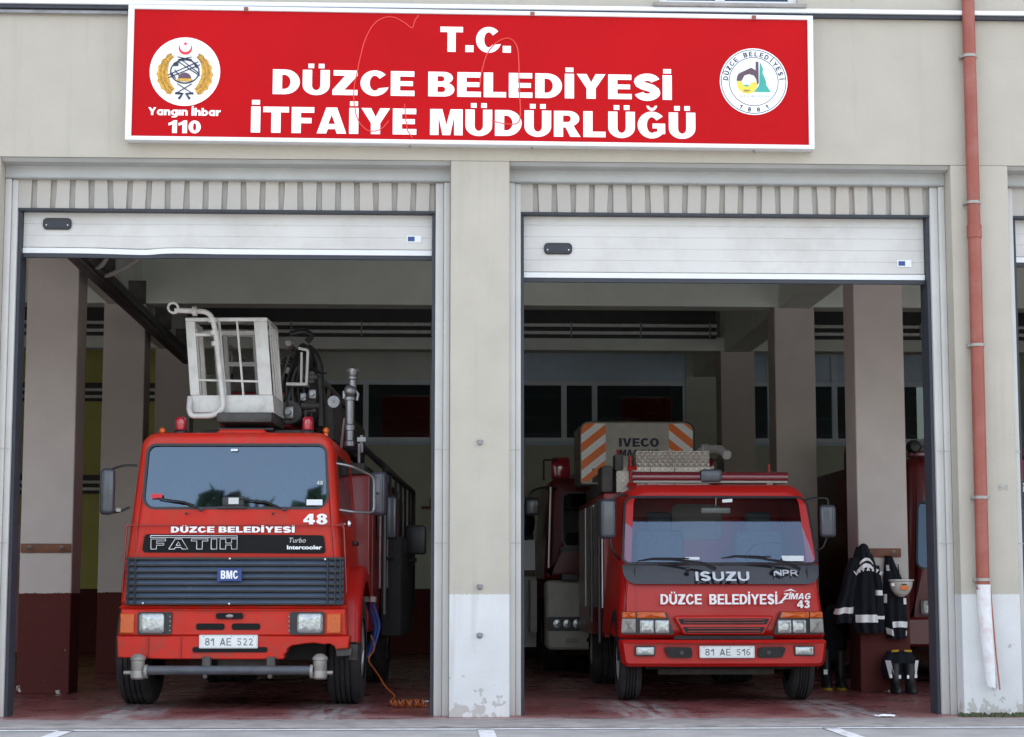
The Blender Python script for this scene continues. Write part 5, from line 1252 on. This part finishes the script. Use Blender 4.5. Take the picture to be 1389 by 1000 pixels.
# ---------------------------------------------------------------- engine in the third bay, half hidden by the pillar
T = thing('fire_truck', 'red fire engine half hidden behind the right pillar with downpipe', 'fire truck', (6.35, 4.9, 0), 'fire trucks parked in the bays')
yf = lambda x, z: max(0., z - 1.2) * .14 + .16 * (x / 1.2) ** 2
OUT = [(-1.22, .50), (1.22, .50), (1.10, 2.50), (-1.10, 2.50)]
HOLE = [(-1.05, 1.26), (1.05, 1.26), (1.0, 2.0), (-1.0, 2.0)]
cab(T, OUT, [.05, .05, .14, .14], HOLE, .08, yf, .12, 2.4, 'mred_shaded')  # red cab deeper in the bay, its shade put into the colour
screen(T, HOLE, .08, yf, 'winglass')
MB().plate(rpoly([(-.55, 2.06), (1.0, 2.06), (1.0, 2.46), (-.55, 2.46)], .03), -.02, .01, yf).done('lit_header_board', 'red2', T)  # brighter red paints daylight on the engine's front, above the windscreen
MB().plate(rpoly([(-.55, .60), (.9, .60), (.9, 1.2), (-.55, 1.2)], .03), -.02, .01, yf).done('lit_front_panel', 'red2', T)  # same painted daylight below the windscreen
write('lettering', 'DÜZCE BELEDİYESİ', -.02, 1.0, 2.10, .10, -.024, 'letter', T, off=HEAVY, yf=yf)
ringp(.05, 2.32, .06, .08, yf(0, 2.3) - .026, 'letter', 'roof_emblem', T)
MB().plate(rrect(0, .98, 1.5, .16, .02), -.01, .02, yf).done('grille', 'black', T)
bp_ = MB().plate(rpoly([(-1.22, .42), (1.22, .42), (1.24, .74), (-1.24, .74)], .05), -.14, .2, lambda x, z: .16 * (x / 1.2) ** 2, edge=.03).done('bumper', 'mred_shaded', T)
for s in (-1, 1):
    MB().dome(rrect(s * .88, .84, .28, .16, .03), -.02, .03, yf=yf).done('headlight', 'lens', T)
    MB().dome(rrect(s * .3, .60, .22, .14, .03), -.142, .02).done('fog_lamp', 'lens', bp_)
    wheel(T, s * 1.18 - (0 if s < 0 else .28), s * 1.18 + (.28 if s < 0 else 0), 1.2, .46, s, 'offgrey')
    wheel(T, s * 1.18 - (0 if s < 0 else .4), s * 1.18 + (.4 if s < 0 else 0), 5.4, .46, s, 'offgrey')
    fender(T, 1.2, .46, .58, s * .9, s * 1.25, -5, 170, 'mred_shaded')
    MB().lathe([(.08, 0), (.085, -.03), (.05, -.10), (.0, -.11)], (s * .95, .55, 2.62), 'Y', 16).tube([(s * .95, .5, 2.54), (s * .95, .5, 2.44)], .014, 6).done('spot_lamp', 'black', T)
MB().box(-1.14, 1.14, 2.55, 7.2, .5, 2.55, bev=.03).done('equipment_body', 'mred_shaded', T)
MB().box(-1.0, 1.0, .5, .66, 2.51, 2.57, bev=.01).done('light_bar', 'wine', T)
MB().box(-1.0, 1.0, .4, 7.0, .38, .6).done('chassis', 'dark', T)
k = MB()
for i in range(4): k.tube([(-1.2 + .02 * i, 2.7 + .2 * math.cos(a) + i * .05, 2.55 + .28 * math.sin(a)) for a in [2 * math.pi * j / 18 for j in range(19)]], .032, 6)
k.tube(arc([(-1.22, 2.6, 2.8), (-1.15, 2.5, 2.9), (-1.02, 2.45, 2.72)], .05), .03, 6)
k.done('hose_coil', 'black', T)

# ---------------------------------------------------------------- turnout gear by the right-hand column
def coat_rack(x, y, z, w, label):
    t = thing('coat_rack', label, 'coat rack', (x, y, z))
    MB().box(-w / 2, w / 2, -.025, -.001, -.045, .045, bev=.004).done('board', 'wood', t)
    for dx in (-w * .32, w * .32):
        MB().tube(arc([(dx, -.026, .02), (dx, -.06, .0), (dx, -.075, -.03), (dx, -.085, .01)], .02), .006, 6).lathe([(.016, 0), (.016, -.004)], (dx, -.025, .01), 'Y', 10).done('hook', 'steel', t)
    return t
coat_rack(4.605, 3.70, 1.41, .40, 'brown wooden coat board behind the hanging turnout jacket')
coat_rack(-3.86, 3.70, 1.45, .50, 'brown wooden coat board with two bare hooks on the left column')
MB().box(-.25, -.02, 3.696, 3.699, 1.03, 1.05).done('paint_drip', 'wood', B) if False else None

def cloth(profile, depth, folds, seed, y0=-.01):
    """hanging cloth: profile [(z, x left, x right)], bulging forward from y0; returns f(u, v)"""
    def f(u, v, off=0.):
        n = len(profile) - 1; t = min(n - 1e-6, v * n); i = int(t); q = t - i; q = q * q * (3 - 2 * q) if False else q
        a, b = profile[i], profile[i + 1]; z = a[0] + (b[0] - a[0]) * q; xl = a[1] + (b[1] - a[1]) * q; xr = a[2] + (b[2] - a[2]) * q
        x = xl + (xr - xl) * u; w = max(0, 1 - (2 * u - 1) ** 2) ** .5
        fold = math.sin(u * folds * 6.28 + seed + v * 1.5) * .016 * (.3 + v) + .02 * noise.noise((x * 9, seed, z * 6))
        return (x, y0 - (depth * w * (.55 + .45 * v) + fold * w) - off, z + .012 * noise.noise((x * 14, seed + 3, 0)) * v)
    return f
def cloth_obj(name, f, par, m='navy', nu=30, nv=26, y0=-.01):
    k = MB(); k.grid(f, nu, nv)
    k.grid(lambda u, v: (f(u, v)[0], y0 + .004, f(u, v)[2]), nu, nv)
    return k.done(name, m, par, smooth=70)
def band(f, u0, u1, v0, v1, par, nm='reflective_band', m='tape', off=.006, dv=0.):
    return MB().grid(lambda u, v: f(u0 + (u1 - u0) * u, v0 + (v1 - v0) * v + dv * u, off), 14, 3).done(nm, m, par, smooth=70)
J = thing('turnout_jacket', 'navy turnout jacket with broad reflective bands hanging from the column', 'jacket', (4.44, 3.695, 0))
fb_ = cloth([(1.47, -.10, .02), (1.38, -.13, .07), (1.25, -.14, .115), (1.0, -.16, .13), (.72, -.17, .15), (.60, -.13, .14)], .13, 3, 1.0, -.03)
body = cloth_obj('body', fb_, J, y0=-.03)
fs = cloth([(1.36, -.17, -.04), (1.22, -.23, -.09), (1.0, -.28, -.13), (.80, -.36, -.15), (.70, -.34, -.16)], .10, 2, 4.0, -.05)
slv = cloth_obj('sleeve', fs, J, nu=18, y0=-.05)
fs2 = cloth([(1.28, .04, .13), (1.05, .07, .155), (.80, .06, .17), (.62, .02, .16)], .11, 1, 7.0, -.05)
slv2 = cloth_obj('sleeve', fs2, J, nu=14, y0=-.05)
band(fb_, .10, .99, .755, .825, body, off=.012); band(fs, .02, .98, .69, .775, slv, off=.012, dv=-.015); band(fs2, .1, .9, .72, .78, slv2, off=.012)
band(fs2, .0, .8, .36, .43, slv2, off=.012)
MB().grid(lambda u, v: (lambda p: (p[0], p[1], p[2] - .10 * (2 * u - 1) ** 2 * 1.0 + .01))(fb_(.05 + .9 * u, .335 + .065 * v, .016)), 16, 3).done('yoke_band', 'tape', body, smooth=70)
MB().grid(lambda u, v: (lambda p: (p[0], p[1], p[2] - .045 * (2 * u - 1) ** 2))(fb_(.22 + .66 * u, .235 + .045 * v, .016)), 14, 3).done('yoke_band', 'tape', body, smooth=70)
write_arc('back_lettering', 'İTFAİYE', -.015, 1.02, .205, -36, 36, .036, -.188, 'letter', body, off=HEAVY)
MB().ball((-.03, -.06, 1.455), .05, .05, .05).done('collar', 'navy', body)

J = thing('turnout_suit', 'navy turnout jacket hanging under the ivory helmet', 'jacket', (4.735, 3.695, 0))
f2 = cloth([(1.38, -.10, -.03), (1.30, -.11, .0), (1.15, -.12, .07), (.95, -.13, .11), (.70, -.13, .115), (.54, -.10, .10)], .10, 3, 2.5, -.03)
body = cloth_obj('body', f2, J, y0=-.03)
band(f2, .28, .97, .79, .86, body, off=.012); band(f2, .02, .26, .86, .94, body, off=.014, dv=.02); band(f2, .86, 1., .90, .96, body, off=.01)
band(f2, .10, .28, .22, .30, body, off=.012); band(f2, .0, .12, .56, .64, body, off=.012); band(f2, .80, .95, .60, .65, body, off=.012)
H = thing('firefighter_helmet', 'ivory firefighter helmet with an orange badge hanging on the column', 'helmet', (4.765, 3.56, 1.07))
k = MB(); lo = []
for i in range(9):
    a = R(90 * i / 8 * .985); r = math.cos(a); lo.append([(.118 * r * math.cos(t), -.02 + .10 * r * math.sin(t) * 1.0, .055 - .165 * math.sin(a) * (1)) for t in [2 * math.pi * j / 24 for j in range(24)]])
k.loft(lo, cap1=True); k.done('shell', 'helmet', H, smooth=60)
MB().loft([[(r * math.cos(t), -.02 + r * .85 * math.sin(t), z) for t in [2 * math.pi * j / 24 for j in range(24)]] for r, z in ((.119, .045), (.132, .055), (.13, .068), (.110, .070), (.1, .05))]).done('brim', 'helmet', H)
MB().plate(rrect(.01, -.015, .075, .042, .006), -.125, -.112).done('badge', 'orange', H)
MB().plate(rrect(.008, .018, .05, .014, .004), -.13, -.118).done('badge_top', 'black', H)
MB().box(-.115, -.085, -.09, -.07, .0, .03).done('side_clip', 'tape', H)
MB().tube([(.0, .0, .0), (.0, .10, .22)], .006, 5).done('strap', 'black', H)

Bt = thing('boots_with_trousers', 'pair of boots with navy turnout trousers rolled down over them on the floor', 'boots', (4.74, 3.50, 0))
def boot(x, par, toe='boot', h=.30):
    b = MB().loft([[(x + rx * math.cos(t), -.03 - dy + ry * math.sin(t), z) for t in [2 * math.pi * j / 16 for j in range(16)]] for z, rx, ry, dy in ((.0, .052, .13, .05), (.02, .056, .135, .05), (.06, .054, .125, .045), (.10, .05, .09, .02), (.16, .052, .07, .0), (h, .06, .07, .0))], cap0=True, cap1=True)
    o = b.done('boot', 'boot', par, smooth=60)
    MB().loft([[(x + rx * math.cos(t), -.03 - .05 + ry * math.sin(t), z) for t in [2 * math.pi * j / 16 for j in range(16)]] for z, rx, ry in ((.001, .055, .134), (.022, .059, .139), (.024, .05, .12))], cap0=True).done('sole', 'black' if toe == 'boot' else toe, o)
    return o
boot(-.075, Bt); boot(.075, Bt)
f3 = cloth([(.42, -.12, .12), (.34, -.17, .17), (.24, -.19, .19), (.14, -.16, .16)], .15, 3, 5.5, .10)
tr = cloth_obj('trousers', f3, Bt, y0=.10)
k = MB()
for s in (-1, 1):
    MB().grid(lambda u, v: (s * (.125 + .045 * u - .03 * v), -.075 - .02 * v + .05 * u, .33 - .15 * v), 4, 6).done('reflective_band', 'tape', tr, smooth=70)
    MB().grid(lambda u, v: (s * (.03 + .11 * u), -.100 + .03 * u, .150 + .035 * v + .008 * u), 6, 2).done('reflective_band', 'tape', tr, smooth=70)
    MB().tube([(s * .03, -.02, .425), (s * .10, -.02, .42)], .012, 6).done('brace_end', 'yellow', tr)
Bt = thing('boots', 'dark boots with yellow soles standing left of the column', 'boots', (4.20, 4.3, 0))
boot(-.07, Bt, 'yellow', .42); boot(.08, Bt, 'yellow', .40)
MB().ball((-.02, .02, .48), .15, .13, .22).ball((.03, .05, .70), .11, .10, .18).done('trousers', 'navy', Bt)
MB().grid(lambda u, v: (-.11 + .04 * u, -.118, .16 + .05 * v), 1, 1).done('reflective_band', 'tape', Bt)

# ---------------------------------------------------------------- loose things
P_ = []
for i in range(13 * 12 + 1):
    a = 2 * math.pi * i / 12; P_.append((-.15 + .30 * i / (13 * 12) + .008 * math.sin(i * .9) + .01 * math.sin(i * .17), .034 * math.cos(a) + .012 * math.sin(i * .11), .038 + .031 * math.sin(a)))
lead = arc([(-.35, .75, .62), (-.30, .70, .50), (-.38, .66, .40), (-.27, .5, .27), (-.20, .35, .16), (-.10, .2, .09), (-.15, .05, .05)], .1, 4)
t = thing('air_hose', 'coiled orange air hose lying on the floor beside the left truck front wheel', 'hose', (-.20, 1.35, 0))
MB().tube(P_, .0075, 6).tube(lead, .0075, 6).done('hose', 'hose', t)
MB().lathe([(.014, -.03), (.014, .03)], (.16, .04, .05), 'X', 10).done('connector', 'steel', t)
k = MB(); k.grid(lambda u, v: (.16 * (u - .5), .10 * (v - .5), .012 + .02 * noise.noise((u * 3, v * 3, 1))), 8, 6)
o = k.done('paper_scrap', 'paper'); o.location = (3.72, -.10, .004); tag(o, 'crumpled white paper scrap on the concrete apron before the right bay', 'litter')
k = MB()
for i in range(260):
    x = 4.36 + .62 * rnd.random(); y = -.02 - .10 * rnd.random() ** 2; h = .01 + .03 * rnd.random()
    k.ball((x, y, .0), .012 + .014 * rnd.random(), .012, h, 5, 3)
o = k.done('moss', mat('moss_green', (.06, .07, .03), .95, var=.5, scale=40)); o['kind'] = 'stuff'
MB().box(-.16, .04, YB - .16, YB - .001, 2.37, 2.41).box(-.02, .0, YB - .12, YB - .001, 2.42, 2.55).done('wall_bracket', 'wood', B)

# trees across the road, mirrored in the windscreens
def tree(x, y, h, r, label, n=1700):
    t = thing('broadleaf_tree', label, 'tree', (x, y, 0), 'trees across the road')
    k = MB().tube([(0, 0, 0), (.05, .0, h * .25), (-.05, .1, h * .5), (.1, .0, h * .8)], [.28, .22, .16, .05], 10)
    for i in range(9):
        a = i * 2.4; z = h * (.3 + .05 * i); k.tube([(0, 0, z), (r * .4 * math.cos(a), r * .4 * math.sin(a), z + h * .10), (r * .75 * math.cos(a), r * .75 * math.sin(a), z + h * .16)], [.09, .06, .02], 6)
    k.done('trunk', 'bark', t)
    k = MB(); C_ = [(r * .62 * math.cos(i * 2.4) * (.4 + .6 * rnd.random()), r * .62 * math.sin(i * 2.4) * (.4 + .6 * rnd.random()), h * (.42 + .5 * rnd.random()), r * (.28 + .2 * rnd.random())) for i in range(16)]
    for i in range(n):
        c_ = rnd.choice(C_); d = Vector((rnd.gauss(0, 1), rnd.gauss(0, 1), rnd.gauss(0, 1))).normalized() * c_[3] * rnd.random() ** .4
        p = Vector(c_[:3]) + d; q = Vector((rnd.gauss(0, 1), rnd.gauss(0, 1), rnd.gauss(0, 1))).normalized(); u = q.orthogonal() * (.16 + .14 * rnd.random()); w_ = q.cross(u)
        k.face([k.bm.verts.new(p - u), k.bm.verts.new(p + w_ * .6), k.bm.verts.new(p + u), k.bm.verts.new(p - w_ * .6)])
    k.done('crown', 'foliage', t, smooth=0)
tree(-7.6, -34, 11.6, 2.6, 'round leafy tree across the road, reflected in the left windscreen')
tree(-4.4, -38, 12.4, 2.2, 'lower slim leafy tree across the road')
tree(-14.5, -38, 12.4, 3.6, 'broad tall leafy tree across the road, farthest left')
tree(9.5, -36, 10.5, 3.2, 'broad leafy tree across the road opposite the right bay')

# small machinery crowded round the boom head
for i in range(16):
    x, y, z = .32 + .28 * rnd.random(), -.05 + .5 * rnd.random(), .12 + .72 * rnd.random(); q = .025 + .035 * rnd.random()
    MB().box(x - q, x + q, y - q, y + q, z - q * 1.3, z + q * 1.3, bev=q * .3).lathe([(q * .6, -q * 1.8), (q * .6, q * 1.6)], (x, y - q, z), 'Y' if i % 2 else 'X', 10).done('valve_block', ('grime', 'offgrey', 'black', 'steel')[i % 4], BM)
for i in range(6):
    x0, x1 = .30 + .05 * i, .36 + .05 * i
    MB().tube(arc([(x0, -.06 + .03 * i, .12), (x0 - .03, -.10 + .03 * i, .42 + .05 * i), (x1, -.05 + .04 * i, .80 - .04 * i), (x1 + .06, .25, .60)], .12), .011, 6).done('hydraulic_hose', 'black' if i % 2 else 'grime', BM)
